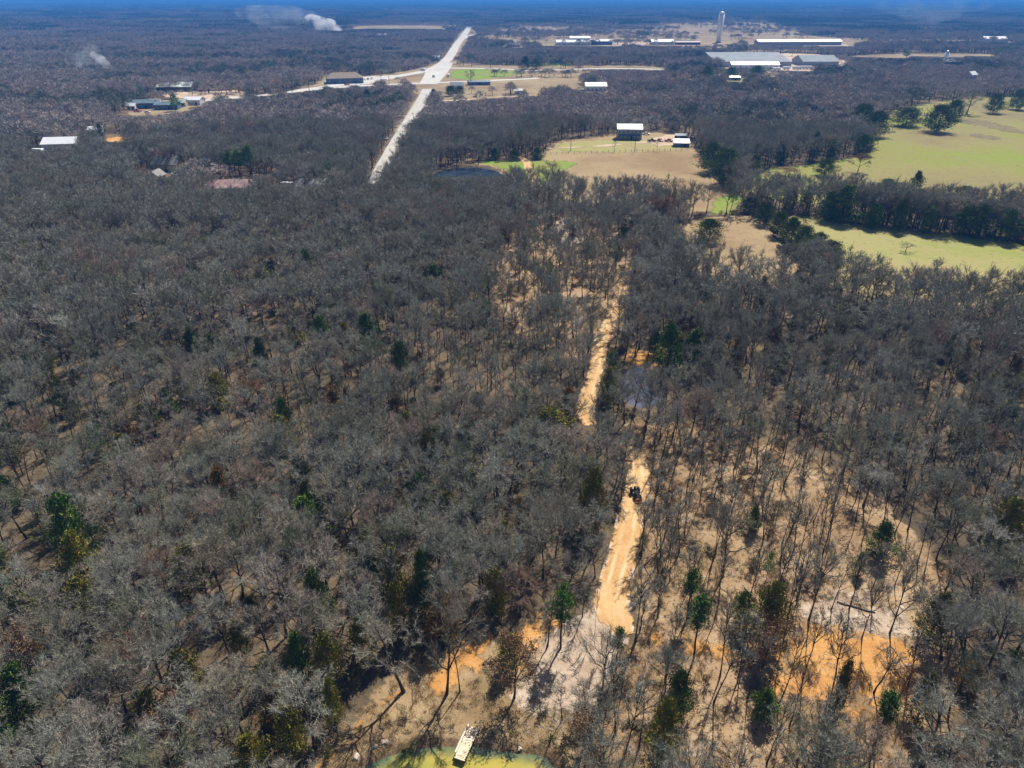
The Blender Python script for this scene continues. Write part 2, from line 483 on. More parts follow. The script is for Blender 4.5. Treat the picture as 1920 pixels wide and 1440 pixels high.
def strip(name, px, step, mat, z, cross=9, widen=1.0, minw=0.0):
    """a road or track along a line of (column, row, width in pixels across the picture)"""
    p = path_pts(px, step)
    d = np.gradient(p[:, :2], axis=0); d /= np.maximum(1e-6, np.hypot(*d.T))[:, None]
    nrm = np.stack([d[:, 1], -d[:, 0]], 1)
    wd = np.maximum(p[:, 2] * np.clip(np.abs(nrm[:, 0]), .35, 1) * widen, minw)
    t_ = np.linspace(-.5, .5, cross)
    g = p[:, None, :2] + nrm[:, None] * (t_[None, :, None] * wd[:, None, None])
    e = (0.5 - np.abs(t_))[None] * wd[:, None]
    e = np.minimum(e, np.minimum(np.arange(len(p)), np.arange(len(p))[::-1])[:, None] * step)
    n = cross
    i = np.arange(len(p) - 1)[:, None] * n + np.arange(n - 1)[None]
    q = np.stack([i, i + 1, i + n + 1, i + n], -1).reshape(-1, 4)
    x, y = g[..., 0].ravel(), g[..., 1].ravel()
    cr = np.broadcast_to(t_ + .5, e.shape)
    o = link(name, mesh_np(name, np.stack([x, y, hgt(x, y) + z], 1), [q], mat, True, {'edge': e.ravel(), 'cross': cr.ravel()}))
    tag(o, kind='structure')
    return p

THIN1 = smooth(wpoly([(1195, 850), (1330, 835), (1480, 830), (1600, 900), (1720, 980), (1790, 1080), (1800, 1250), (1800, 1480), (1060, 1480), (1130, 1330), (1180, 1200), (1195, 1050), (1185, 950)]))
THIN2 = smooth(wpoly([(930, 450), (1010, 400), (1110, 390), (1190, 440), (1190, 540), (1165, 640), (1110, 690), (1060, 680), (1000, 650), (930, 590)]))
THIN3 = smooth(wpoly([(1160, 780), (1340, 790), (1345, 850), (1230, 870), (1165, 860)]))
BANK = smooth(wpoly([(560, 1480), (600, 1420), (660, 1340), (740, 1260), (830, 1210), (930, 1190), (1010, 1230), (1060, 1330), (1080, 1400), (1075, 1480), (1040, 1440), (1030, 1405), (950, 1400), (870, 1385), (780, 1395), (700, 1425), (640, 1480)]))
SAND1 = smooth(wpoly([(985, 1215), (1040, 1165), (1105, 1125), (1150, 1140), (1172, 1185), (1165, 1250), (1120, 1300), (1090, 1340), (1030, 1345), (985, 1325), (965, 1300), (1000, 1260)]))
SAND2 = smooth(wpoly([(1490, 1140), (1560, 1115), (1640, 1125), (1720, 1165), (1710, 1200), (1600, 1200), (1520, 1180)]))
CLAY1 = smooth(wpoly([(975, 1185), (1010, 1160), (1045, 1165), (1035, 1190), (1000, 1215), (985, 1250), (965, 1240)]))
CLAY2 = smooth(wpoly([(790, 1260), (850, 1215), (925, 1185), (935, 1215), (880, 1250), (850, 1290), (800, 1300)]))
CLAY3 = smooth(wpoly([(1480, 1165), (1530, 1170), (1610, 1190), (1690, 1200), (1730, 1215), (1720, 1250), (1690, 1310), (1600, 1330), (1500, 1300), (1430, 1315), (1440, 1260), (1490, 1230)]))
CLAY4 = smooth(wpoly([(1200, 1195), (1290, 1205), (1390, 1215), (1470, 1225), (1465, 1245), (1390, 1240), (1280, 1228), (1200, 1215)]))
CLAY5 = smooth(wpoly([(1165, 672), (1195, 655), (1238, 668), (1245, 690), (1215, 688), (1190, 678)]))
F_HAY = smooth(wpoly([(1284, 412), (1400, 398), (1470, 432), (1530, 500), (1450, 528), (1330, 530), (1268, 480)]))
F_STRIP = smooth(wpoly([(1462, 402), (1545, 408), (1640, 424), (1740, 430), (1960, 458), (1990, 588), (1800, 576), (1620, 560), (1520, 515), (1462, 440)]))
F_PAST = smooth(wpoly([(1640, 228), (1680, 205), (1760, 190), (1850, 180), (1980, 185), (2000, 402), (1800, 392), (1600, 384), (1470, 378), (1392, 368), (1415, 318), (1560, 302), (1645, 285), (1632, 255)]))
F_HOUSE = smooth(wpoly([(872, 303), (960, 300), (1020, 296), (1030, 282), (1040, 264), (1100, 258), (1150, 250), (1280, 248), (1300, 275), (1345, 330), (1385, 392), (1290, 405), (1200, 380), (1100, 382), (1040, 368), (970, 368), (950, 335), (925, 313)]))
F_GAP = smooth(wpoly([(1340, 372), (1400, 362), (1385, 398), (1330, 402)]))
F_CROSS = smooth(wpoly([(470, 181), (560, 168), (600, 155), (612, 140), (690, 144), (780, 131), (825, 117), (842, 95), (858, 68), (868, 56), (886, 54), (900, 66), (880, 78), (870, 100), (856, 120), (930, 122), (1010, 124), (1240, 122), (1245, 138), (1100, 143), (1080, 165), (1150, 168), (1160, 180), (1010, 188), (840, 196), (808, 184), (790, 176), (700, 170), (620, 172), (500, 186)]))
F_ROADV = smooth(wpoly([(690, 340), (712, 300), (742, 245), (765, 205), (785, 172), (815, 172), (812, 195), (785, 235), (760, 285), (735, 340)]))
F_IND = smooth(wpoly([(915, 62), (945, 47), (1050, 49), (1120, 53), (1200, 50), (1290, 42), (1440, 42), (1490, 58), (1530, 72), (1900, 74), (1900, 86), (1590, 90), (1560, 98), (1440, 96), (1320, 104), (1240, 100), (1150, 92), (1010, 92), (905, 84), (880, 74)]))
F_WARE = smooth(wpoly([(1330, 112), (1400, 100), (1530, 100), (1590, 112), (1590, 132), (1490, 138), (1360, 132)]))
F_STRIP2 = smooth(wpoly([(1590, 102), (1860, 99), (1865, 107), (1750, 112), (1600, 114)]))
F_YARD1 = smooth(wpoly([(235, 224), (250, 200), (300, 188), (360, 184), (440, 180), (500, 178), (490, 187), (400, 192), (380, 210), (300, 216)]))
F_YARD2 = smooth(wpoly([(290, 180), (320, 172), (370, 172), (460, 168), (470, 180), (380, 188)]))
F_YARD3 = smooth(wpoly([(1225, 150), (1300, 148), (1490, 140), (1500, 155), (1380, 158), (1240, 164)]))
F_YARD4 = smooth(wpoly([(180, 262), (235, 254), (240, 266), (200, 276)]))
F_CUT = smooth(wpoly([(630, 53), (700, 47), (800, 48), (840, 50), (838, 58), (700, 60)]))
F_YARD5 = smooth(wpoly([(60, 282), (140, 276), (145, 290), (60, 294)]))
F_YARD6 = smooth(wpoly([(270, 330), (345, 326), (420, 336), (520, 336), (525, 350), (400, 362), (270, 345)]))

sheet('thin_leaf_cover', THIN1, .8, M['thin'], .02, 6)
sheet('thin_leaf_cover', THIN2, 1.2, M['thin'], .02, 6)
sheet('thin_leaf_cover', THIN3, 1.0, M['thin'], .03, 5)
sheet('dry_grass_bank', BANK, .35, M['bank'], .03, 3)
sheet('sandy_soil', SAND1, .35, M['sand'], .05, 3)
sheet('sandy_soil', SAND2, .5, M['sand'], .05, 3)
for q in (CLAY1, CLAY2, CLAY3, CLAY4): sheet('clay_soil', q, .4, M['clay'], .07, 3.5)
sheet('clay_soil', CLAY5, .7, M['clay'], .07, 2)
sheet('pond_bank', smooth(wpoly([(640, 1440), (700, 1408), (770, 1390), (860, 1384), (960, 1396), (1040, 1400), (1060, 1440), (1040, 1435), (1020, 1412), (940, 1405), (870, 1396), (770, 1403), (690, 1432)])), .3, M['mud'], .06, 1.2)
sheet('hay_field', F_HAY, 2, M['hay'], .03, 5)
sheet('field', F_STRIP, 2, M['strip'], .03, 5)
sheet('pasture', F_PAST, 4, M['pasture'], .03, 8)
for q in ([(1790, 221), (1840, 224), (1915, 243), (1918, 254), (1850, 238), (1795, 230)], [(1820, 250), (1872, 256), (1870, 263), (1828, 259)]):
    sheet('bare_soil', smooth(wpoly(q)), 1.5, M['soil'], .05, 3)
sheet('hay_field', F_HOUSE, 3, M['hay'], .03, 6)
sheet('lawn', smooth(wpoly([(880, 303), (1000, 300), (1040, 302), (1090, 305), (1060, 318), (1040, 345), (1000, 350), (960, 325), (930, 311)])), 1.5, M['lawn'], .05, 4)
sheet('lawn', smooth(wpoly([(1040, 268), (1110, 262), (1260, 262), (1290, 276), (1270, 284), (1150, 287), (1050, 285)])), 2, M['strip'], .05, 4)
sheet('lawn', smooth(wpoly([(1335, 372), (1395, 360), (1385, 402), (1330, 404)])), 2, M['lawn'], .05, 4)
sheet('verge', F_CROSS, 6, M['verge'], .05, 8)
sheet('verge', F_ROADV, 2.5, M['verge'], .04, 4)
sheet('lawn', smooth(wpoly([(843, 131), (905, 129), (960, 133), (1000, 137), (900, 150), (845, 149)])), 4, M['lawn'], .09, 4)
sheet('lawn', smooth(wpoly([(1020, 115), (1080, 114), (1080, 124), (1020, 125)])), 4, M['lawn'], .10, 4)
sheet('lawn', smooth(wpoly([(1160, 108), (1280, 105), (1280, 112), (1170, 115)])), 4, M['lawn'], .10, 4)
sheet('field', F_IND, 14, M['verge'], .06, 16)
sheet('earth_yard', F_WARE, 8, M['far_clay'], .08, 8)
sheet('field', F_STRIP2, 8, M['verge'], .06, 8)
sheet('field', F_CUT, 14, M['verge'], .06, 14)
sheet('yard', F_YARD1, 4, M['verge'], .06, 4)
sheet('yard', F_YARD2, 4, M['far_clay'], .07, 4)
sheet('yard', F_YARD3, 4, M['strip'], .06, 4)
sheet('yard', F_YARD4, 3, M['clay'], .06, 3)
sheet('yard', F_YARD5, 3, M['verge'], .06, 3)
sheet('yard', F_YARD6, 3, M['verge'], .06, 3)
sheet('earth_yard', smooth(wpoly([(1215, 268), (1240, 252), (1285, 256), (1285, 266), (1262, 274), (1230, 274)])), 1.5, M['far_clay'], .09, 3)
sheet('earth_yard', smooth(wpoly([(1390, 86), (1460, 80), (1600, 82), (1580, 92), (1450, 95)])), 8, M['far_clay'], .12, 8)
sheet('earth_yard', smooth(wpoly([(1120, 78), (1180, 76), (1240, 82), (1200, 87), (1120, 86)])), 8, M['far_clay'], .12, 8)
sheet('earth_yard', smooth(wpoly([(612, 160), (600, 154), (640, 148), (700, 143), (760, 140), (720, 152), (660, 162)])), 4, M['road'], .12, 3)
sheet('clearing_soil', smooth(wpoly([(1030, 415), (1080, 405), (1110, 420), (1100, 450), (1060, 470), (1035, 450)])), 1.2, M['sand'], .05, 3)

# roads and tracks
TRACK1 = strip('dirt_track', [(1172, 1192, 40), (1158, 1165, 66), (1148, 1128, 70), (1158, 1075, 62), (1172, 1020, 58), (1184, 965, 54), (1194, 920, 50), (1197, 880, 46), (1188, 850, 34), (1165, 828, 22)], .5, M['track'], .10, 11)
TRACK2 = strip('dirt_track', [(1108, 798, 24), (1097, 772, 40), (1108, 725, 32), (1122, 670, 30), (1131, 628, 30), (1152, 592, 26), (1164, 562, 22), (1166, 538, 20), (1160, 515, 14)], 1.0, M['track'], .10, 11)
TRACK3 = strip('dirt_track', [(1012, 356, 14), (1002, 338, 15), (992, 318, 15), (983, 299, 15), (962, 292, 12)], 1.0, M['track'], .10, 11)
ROAD = strip('county_road', [(700, 345, 26), (712, 322, 26), (730, 290, 26), (752, 252, 24), (772, 220, 23), (790, 190, 21), (803, 167, 22)], 4, M['road2'], .10, 5)
strip('road_marking', [(700, 345, .6), (712, 322, .6), (730, 290, .6), (752, 252, .5), (772, 220, .5), (790, 190, .5), (802, 170, .4)], 4, M['line'], .13, 2)
HWY = strip('highway', [(300, 200, 0), (370, 190, 0), (480, 180, 0), (560, 171, 0), (640, 163.5, 0), (720, 159, 0), (800, 156, 0), (900, 152, 0), (1010, 147, 0)], 8, M['road'], .14, 5, minw=11)
RAMP = strip('highway', [(560, 170, 0), (640, 159, 0), (700, 150, 0), (760, 140.5, 0), (805, 131, 0), (832, 118, 0), (846, 102, 0), (855, 86, 0), (866, 72, 0), (874, 60, 0), (880, 50, 0)], 8, M['road'], .16, 5, minw=14)
strip('side_road', [(803, 158, 34), (812, 146, 38), (822, 132, 40), (838, 118, 24)], 4, M['road'], .18, 5)
strip('side_road', [(866, 73, 0), (882, 67, 0), (892, 65, 0)], 8, M['road'], .18, 5, minw=12)
strip('farm_road', [(845, 128, 0), (920, 129, 0), (1000, 132, 0), (1100, 129.5, 0), (1180, 129, 0), (1245, 131, 0)], 8, M['road'], .16, 5, minw=11)
strip('driveway', [(812, 191, 0), (870, 187, 0), (930, 182.5, 0), (1000, 179, 0)], 5, M['far_clay'], .12, 5, minw=7)
strip('driveway', [(1018, 279, 0), (1060, 277.5, 0), (1110, 275, 0), (1160, 271, 0), (1215, 266, 0), (1245, 263, 0)], 4, M['far_clay'], .12, 5, minw=4.5)
strip('farm_road', [(1120, 79, 0), (1160, 83, 0), (1230, 84, 0), (1320, 82, 0), (1440, 82, 0)], 12, M['far_clay'], .16, 5, minw=14)
strip('farm_road', [(945, 56, 0), (1000, 52.5, 0), (1050, 51, 0)], 15, M['far_clay'], .14, 5, minw=18)
strip('foot_path', [(590, 1442, 12), (640, 1402, 14), (690, 1340, 12), (760, 1290, 10)], .5, M['clay'], .065, 7)

def water(name, poly, z, mat):
    o = sheet(name, poly, max(.25, np.ptp(poly[:, 0]) / 90), mat, 0, .9)
    co = np.empty(len(o.data.vertices) * 3, np.float32); o.data.vertices.foreach_get('co', co); co[2::3] = z
    o.data.vertices.foreach_set('co', co); o.data.update()
    return o
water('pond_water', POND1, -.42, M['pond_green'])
water('pond_water', POND2, -.32, M['pond_mid'])
water('pond_water', POND3, -.5, M['pond_dark'])
water('puddle_water', POND4, -.12, M['pond_mid'])

OPEN = [POND1, POND2, POND3, POND4, BANK, SAND1, SAND2, CLAY1, CLAY2, CLAY3, F_HAY, F_STRIP, F_PAST, F_HOUSE, F_GAP, F_CROSS, F_ROADV, F_IND, F_WARE, F_STRIP2, F_CUT, F_YARD1, F_YARD2, F_YARD3, F_YARD4, F_YARD5, F_YARD6]
LINES = [(TRACK1, 2.0), (TRACK2, 1.8), (TRACK3, 2.2)]

# ------------------------------------------------------------------ trees: growth
def tubes(pts, rad, n):
    """pts (N,k,3), rad (N,k) -> verts, quads"""
    N, k, _ = pts.shape
    d = np.gradient(pts, axis=1); d /= np.maximum(1e-9, np.linalg.norm(d, axis=2))[..., None]
    m = d.mean(1); ref = np.where(np.abs(m[:, :1]) < .8, [[1., 0, 0]], [[0, 1., 0]])
    a = np.cross(d, ref[:, None]); a /= np.maximum(1e-9, np.linalg.norm(a, axis=2))[..., None]
    b = np.cross(d, a)
    t = np.arange(n) * 2 * np.pi / n
    v = pts[:, :, None] + rad[:, :, None, None] * (a[:, :, None] * np.cos(t)[:, None] + b[:, :, None] * np.sin(t)[:, None])
    v = v.reshape(-1, 3)
    i = (np.arange(N)[:, None, None] * k + np.arange(k - 1)[None, :, None]) * n + np.arange(n)[None, None]
    j = i - np.arange(n) + (np.arange(n) + 1) % n
    return v, np.stack([i, j, j + n, i + n], -1).reshape(-1, 4)

def slivers(a, b, w, rng):
    """thin triangles from a to b"""
    d = b - a; p = np.cross(d, rng.normal(size=d.shape)); p /= np.maximum(1e-9, np.linalg.norm(p, axis=1))[:, None]
    w = np.broadcast_to(w, len(a))[:, None]
    v = np.stack([a - p * w / 2, a + p * w / 2, b], 1).reshape(-1, 3)
    return v, np.arange(len(a) * 3).reshape(-1, 3)

def join(parts):
    vs, f3, f4, o = [], [], [], 0
    for v, f in parts:
        (f3 if f.shape[1] == 3 else f4).append(f + o); vs.append(v); o += len(v)
    out = []
    if f3: out.append(np.vstack(f3))
    if f4: out.append(np.vstack(f4))
    return np.vstack(vs), out

def interp(p, t):
    """points and directions at parameters t (N,m) along polylines p (N,k,3)"""
    k = p.shape[1] - 1
    s = np.clip(t * k, 0, k - 1e-6); i = s.astype(int); f = (s - i)[..., None]
    n = np.arange(len(p))[:, None]
    return p[n, i] * (1 - f) + p[n, i + 1] * f, p[n, i + 1] - p[n, i]

def unit(v): return v / np.maximum(1e-9, np.linalg.norm(v, axis=-1))[..., None]

def spawn(par, m, t0, t1, L, spread, up, rng, k=3, out=None, bend=.18):
    t = rng.uniform(t0, t1, (len(par), m))
    a, d = interp(par, t)
    d = unit(unit(d) * (1 - spread * .5) + rng.normal(size=d.shape) * spread + np.array([0, 0, up]))
    if out is not None:
        d = unit(d + out * unit(a - np.array([0, 0, out_c])))
    a = a.reshape(-1, 3); d = d.reshape(-1, 3)
    ln = L * rng.uniform(.6, 1.25, len(a)) * (1.15 - .4 * t.ravel())
    s = np.linspace(0, 1, k)
    w = rng.normal(size=(len(a), 3)) * bend
    return a[:, None] + (d[:, None] * s[None, :, None] + w[:, None] * (s ** 2)[None, :, None]) * ln[:, None, None]

out_c = 6.0
def oak(seed, Ht=10.0, Rc=3.7, limbs=8, n2=6, n3=6, n4=6, base=.38, tw=.030, slim=False, lean=.6, leaves=0, tl=.62):
    global out_c
    rng = np.random.RandomState(seed)
    cz = Ht * (.66 if not slim else .68); rz_ = Ht * (.34 if not slim else .30); out_c = cz - 1.5
    k = 7
    s = np.linspace(0, 1, k)
    ln = rng.normal(size=2) * lean
    wob = rng.normal(size=(k, 2)) * .13; wob[0] = 0
    tr = np.zeros((1, k, 3)); tr[0, :, 2] = -.25 + s * (Ht * .88 + .25); tr[0, :, :2] = ln * (s ** 1.5)[:, None] + np.cumsum(wob, 0) * .7
    r0 = Ht * (.0165 if not slim else .0095)
    trr = (r0 * (1 - .84 * s) + .012)[None]; trr[0, 0] *= 1.5
    trunk = [tubes(tr, trr, 7)]
    tt = np.sort(rng.uniform(base, .93, limbs))
    a, _ = interp(tr, tt[None]); a = a[0]
    az = np.arange(limbs) * 2.4 + rng.uniform(0, .9, limbs)
    el = np.interp(tt, [base, .95], [-.05, 1.25]) + rng.normal(size=limbs) * .18
    tgt = np.stack([np.cos(az) * np.cos(el) * Rc, np.sin(az) * np.cos(el) * Rc, cz + np.sin(el) * rz_], 1) * 1.0
    tgt[:, :2] += a[:, :2]
    tgt = a + (tgt - a) * rng.uniform(.72, .98, limbs)[:, None]
    q = np.linspace(0, 1, 6)[None, :, None]
    lb = a[:, None] * (1 - q) + tgt[:, None] * q
    sag = (q * (1 - q))[..., 0] * rng.uniform(-.2, 1.2, limbs)[:, None] * 1.4
    lb[:, :, 2] -= sag * (0.6 if not slim else .3)
    lb[:, 1:-1] += rng.normal(size=(limbs, 4, 3)) * .13
    lr = r0 * (.52 - .18 * (tt[:, None] - base)) * (1 - .78 * q[..., 0]) + .008
    trunk.append(tubes(lb, lr, 5))
    allp = np.concatenate([lb, interp(tr, np.linspace(.55, 1, 6)[None])[0]], 0)
    s2 = spawn(allp, n2, .25, 1.0, Rc * .46, .50, .26, rng, 4, .25)
    r2 = np.linspace(.026, .010, 4)[None].repeat(len(s2), 0) * (Ht / 10)
    crown = [tubes(s2, r2, 3)]
    s3 = spawn(s2, n3, .15, 1.0, Rc * .26, .60, .22, rng, 3, .3)
    v = []
    crown.append(slivers(s3[:, 0], s3[:, 1], tw * 1.3, rng)); crown.append(slivers(s3[:, 1], s3[:, 2], tw, rng))
    s4 = spawn(s3, n4, .1, 1.0, tl, .62, .16, rng, 2, .3)
    crown.append(slivers(s4[:, 0], s4[:, 1], tw * rng.uniform(.7, 1.2, len(s4)), rng))
    if leaves:
        c = s4[rng.randint(0, len(s4), leaves), 1] + rng.normal(size=(leaves, 3)) * .12
        crown.append(slivers(c, c + rng.normal(size=(leaves, 3)) * .13, .16, rng))
    return join(trunk), join(crown), Ht, Rc

def cedar(seed, Ht=6.0, Rc=1.9, n=95, per=46, shape=1.0, fs=.20, skirt=.015):
    rng = np.random.RandomState(seed)
    k = 5; s = np.linspace(0, 1, k)
    tr = np.zeros((1, k, 3)); tr[0, :, 2] = -.2 + s * Ht * .95; tr[0, :, :2] = np.cumsum(rng.normal(size=(k, 2)) * .05, 0)
    trunk = [tubes(tr, (.11 * (1 - .85 * s) + .01)[None] * Ht / 6, 6)]
    hz = np.sort(rng.uniform(skirt, .985, n)); az = np.arange(n) * 2.4 + rng.normal(size=n) * .3
    prof = np.minimum(1, (hz / .09) ** .5) * (1 - np.clip((hz - .16) / .86, 0, 1) ** (1.15 * shape)) + .05
    L = Rc * prof * rng.uniform(.62, 1.18, n)
    lump = 1 + .28 * np.sin(az * 2 + seed) * np.sin(hz * 9 + seed * 1.7)
    L *= lump
    d = np.stack([np.cos(az), np.sin(az), rng.uniform(.15, .65, n)], 1)
    a = np.zeros((n, 3)); a[:, 2] = hz * Ht
    tip = a + d * L[:, None]
    crown = [slivers(a, tip, .05, rng)]
    t = rng.uniform(.25, 1.06, (n, per)) ** .75
    c = a[:, None] + (tip - a)[:, None] * t[..., None] + rng.normal(size=(n, per, 3)) * (.10 + .12 * Rc * .5) * np.array([1, 1, .8])
    c = c.reshape(-1, 3)
    dirs = unit(unit(c - np.array([0, 0, Ht * .35])) + rng.normal(size=c.shape) * .7 + np.array([0, 0, .45]))
    crown.append(slivers(c, c + dirs * fs * rng.uniform(.7, 1.7, (len(c), 1)), fs * rng.uniform(.45, .8, len(c)), rng))
    return join(trunk), join(crown), Ht, Rc

def pine(seed, Ht=12.0, Rc=2.3, n=34, per=90, base=.48):
    rng = np.random.RandomState(seed)
    k = 7; s = np.linspace(0, 1, k)
    tr = np.zeros((1, k, 3)); tr[0, :, 2] = -.2 + s * Ht * .97; tr[0, :, :2] = np.cumsum(rng.normal(size=(k, 2)) * .10, 0)
    trunk = [tubes(tr, (.17 * (1 - .85 * s) + .015)[None] * Ht / 12, 7)]
    hz = np.sort(rng.uniform(base, .98, n)); az = np.arange(n) * 2.4 + rng.normal(size=n) * .4
    f = (hz - base) / (1 - base)
    L = Rc * (np.minimum(1, .55 + f * 2.2)) * (1 - f ** 2.2 * .85) * rng.uniform(.5, 1.1, n)
    a, _ = interp(tr, hz[None]); a = a[0]
    d = unit(np.stack([np.cos(az), np.sin(az), rng.uniform(.0, .6, n)], 1))
    tip = a + d * L[:, None]
    q = np.linspace(0, 1, 4)[None, :, None]
    trunk.append(tubes(a[:, None] * (1 - q) + tip[:, None] * q, np.linspace(.04, .012, 4)[None].repeat(n, 0), 4))
    t = rng.uniform(.45, 1.05, (n, per))
    c = (a[:, None] + (tip - a)[:, None] * t[..., None] + rng.normal(size=(n, per, 3)) * np.array([.30, .30, .22])).reshape(-1, 3)
    dirs = unit(rng.normal(size=c.shape) + np.array([0, 0, .6]))
    return join(trunk), join([slivers(c, c + dirs * rng.uniform(.22, .45, (len(c), 1)), .13, rng)]), Ht, Rc

def bush(seed, Ht=1.6, Rc=1.2, stems=14, per=26, tw=.03, leaves=0):
    rng = np.random.RandomState(seed)
    a = rng.normal(size=(stems, 3)) * np.array([.18, .18, 0]) * Rc
    d = unit(np.stack([rng.normal(size=stems) * .55, rng.normal(size=stems) * .55, np.ones(stems)], 1))
    tip = a + d * (Ht * rng.uniform(.5, 1, stems))[:, None]
    tip[:, :2] *= Rc / .9
    st = np.stack([a, (a + tip) / 2 + rng.normal(size=a.shape) * .06, tip], 1)
    tw_ = spawn(st, per, .25, 1.0, Ht * .38, .55, .35, rng, 2)
    parts = [slivers(a, tip, .05, rng), slivers(tw_[:, 0], tw_[:, 1], tw, rng)]
    if leaves:
        c = tw_[rng.randint(0, len(tw_), leaves), 1] + rng.normal(size=(leaves, 3)) * .1
        parts.append(slivers(c, c + rng.normal(size=c.shape) * .16, .15, rng))
    return join(parts)

def lowtree(seed, n=120, Ht=10.0, Rc=3.7, w=.34, L=1.5, ev=False):
    """distant tree: trunk and a loose dome of slivers"""
    rng = np.random.RandomState(seed)
    tr = np.array([[[0, 0, -.2], [.1, 0, Ht * .4], [rng.normal() * .3, rng.normal() * .3, Ht * .75]]])
    trunk = tubes(tr, np.array([[.22, .15, .05]]), 4)
    u = unit(rng.normal(size=(n, 3))); u[:, 2] = np.abs(u[:, 2]) * 1.35 - .6
    r = rng.uniform(.35, 1, n) ** .55
    lump = 1 + .22 * np.sin(np.arctan2(u[:, 1], u[:, 0]) * 3 + seed)
    c = u * r[:, None] * np.array([Rc, Rc, Ht * .37]) * lump[:, None] + np.array([0, 0, Ht * .63])
    d = unit(u + rng.normal(size=c.shape) * .5 + np.array([0, 0, .35]))
    return trunk, slivers(c - d * L * .4, c + d * L * .6, w * rng.uniform(.6, 1.3, n), rng)

PROTO = {}
def proto(kind, gen, tmat, cmat, variants):
    lst = []
    for k in variants:
        (tv, tf), (cv, cf), h, r = gen(k)
        lst.append((mesh_np(kind + '_trunk', tv, tf, M[tmat], True), mesh_np(kind + '_crown', cv, cf, M[cmat]), h, r))
    PROTO[kind] = lst

proto('bare_oak', lambda k: oak(100 + k, 10.0 + (k % 3) * .7, 3.9 + (k % 4) * .25, 8 + k % 4, 7, 7, 8, .28 + .05 * (k % 3), .030), 'bark', 'twig', range(10))
proto('slender_tree', lambda k: oak(200 + k, 10.5, 1.9 + .2 * (k % 3), 9, 4, 5, 4, .46, .030, True, .35, tl=.5), 'bark', 'twig', range(7))
proto('bleached_tree', lambda k: oak(260 + k, 8.0, 3.2, 9, 5, 5, 4, .22, .035, False, .5), 'bark_pale', 'twig_pale', range(2))
proto('russet_oak', lambda k: oak(280 + k, 9.0, 3.4, 8, 6, 5, 4, .3, .03, False, .5, leaves=2600), 'bark', 'twig_brown', range(2))
proto('cedar', lambda k: cedar(300 + k, 6.0, 1.7 + .15 * (k % 3), 95, 46, 1.0 + .25 * (k % 3)), 'bark', 'cedar', range(4))
proto('round_cedar', lambda k: cedar(320 + k, 5.0, 2.6, 120, 46, 2.3, .22, .02), 'bark', 'cedar', range(3))
proto('olive_cedar', lambda k: cedar(340 + k, 6.0, 1.8, 95, 46, 1.25), 'bark', 'olive', range(3))
proto('rust_cedar', lambda k: cedar(360 + k, 6.0, 1.5, 90, 40, .9), 'bark', 'rust', range(1))
proto('pine', lambda k: pine(400 + k), 'bark', 'pine', range(3))
proto('young_pine', lambda k: pine(420 + k, 9.0, 1.2, 22, 60, .55), 'bark', 'pine', range(2))
proto('leafing_tree', lambda k: cedar(440 + k, 5.0, 1.6, 50, 22, 1.6, .24, .3), 'bark', 'bright', range(1))

rnd = random.Random(11)
TREES = []                                # (x, y, radius) of every tree set by hand
def plant(kind, x, y, height, width, label, cat='tree', group=None, rz=None, var=None, tilt=(0, 0), names=('trunk', 'crown')):
    p = PROTO[kind]; tm, cm, h, r = p[(rnd.randrange(len(p)) if var is None else var) % len(p)]
    o = thing(kind, label, cat, (x, y, float(hgt(np.array([x]), np.array([y]))[0])), rnd.uniform(0, 6.28) if rz is None else rz, group)
    o.rotation_euler[0], o.rotation_euler[1] = tilt
    sx = width / (2 * r); o.scale = (sx, sx, height / h)
    link(names[0], tm, o); link(names[1], cm, o)
    TREES.append((x, y, width * .32))
    return o

def plant_px(kind, u, v, vtop, wpx, label, **kw):
    x, y = at(u, v)
    return plant(kind, x, y, max(.6, height_for(x, y, vtop)), wpx / ppm(x, y), label, **kw)

BUILT = [(*at(u, v), r_) for u, v, r_ in ((1076, 80, 50), (1126, 80, 40), (1243, 80, 40), (1500, 80, 90), (1460, 80, 60), (1540, 80, 60), (1412, 112, 75), (1412, 128, 60), (1118, 168, 22), (857, 165, 16), (898, 157, 22), (648, 150, 34), (1347, 80, 20), (1378, 149, 14), (963, 85, 26), (327, 168, 22), (318, 203, 20), (275, 201, 20), (361, 195, 12), (425, 362, 10), (306, 320, 10), (1290, 82, 40))]
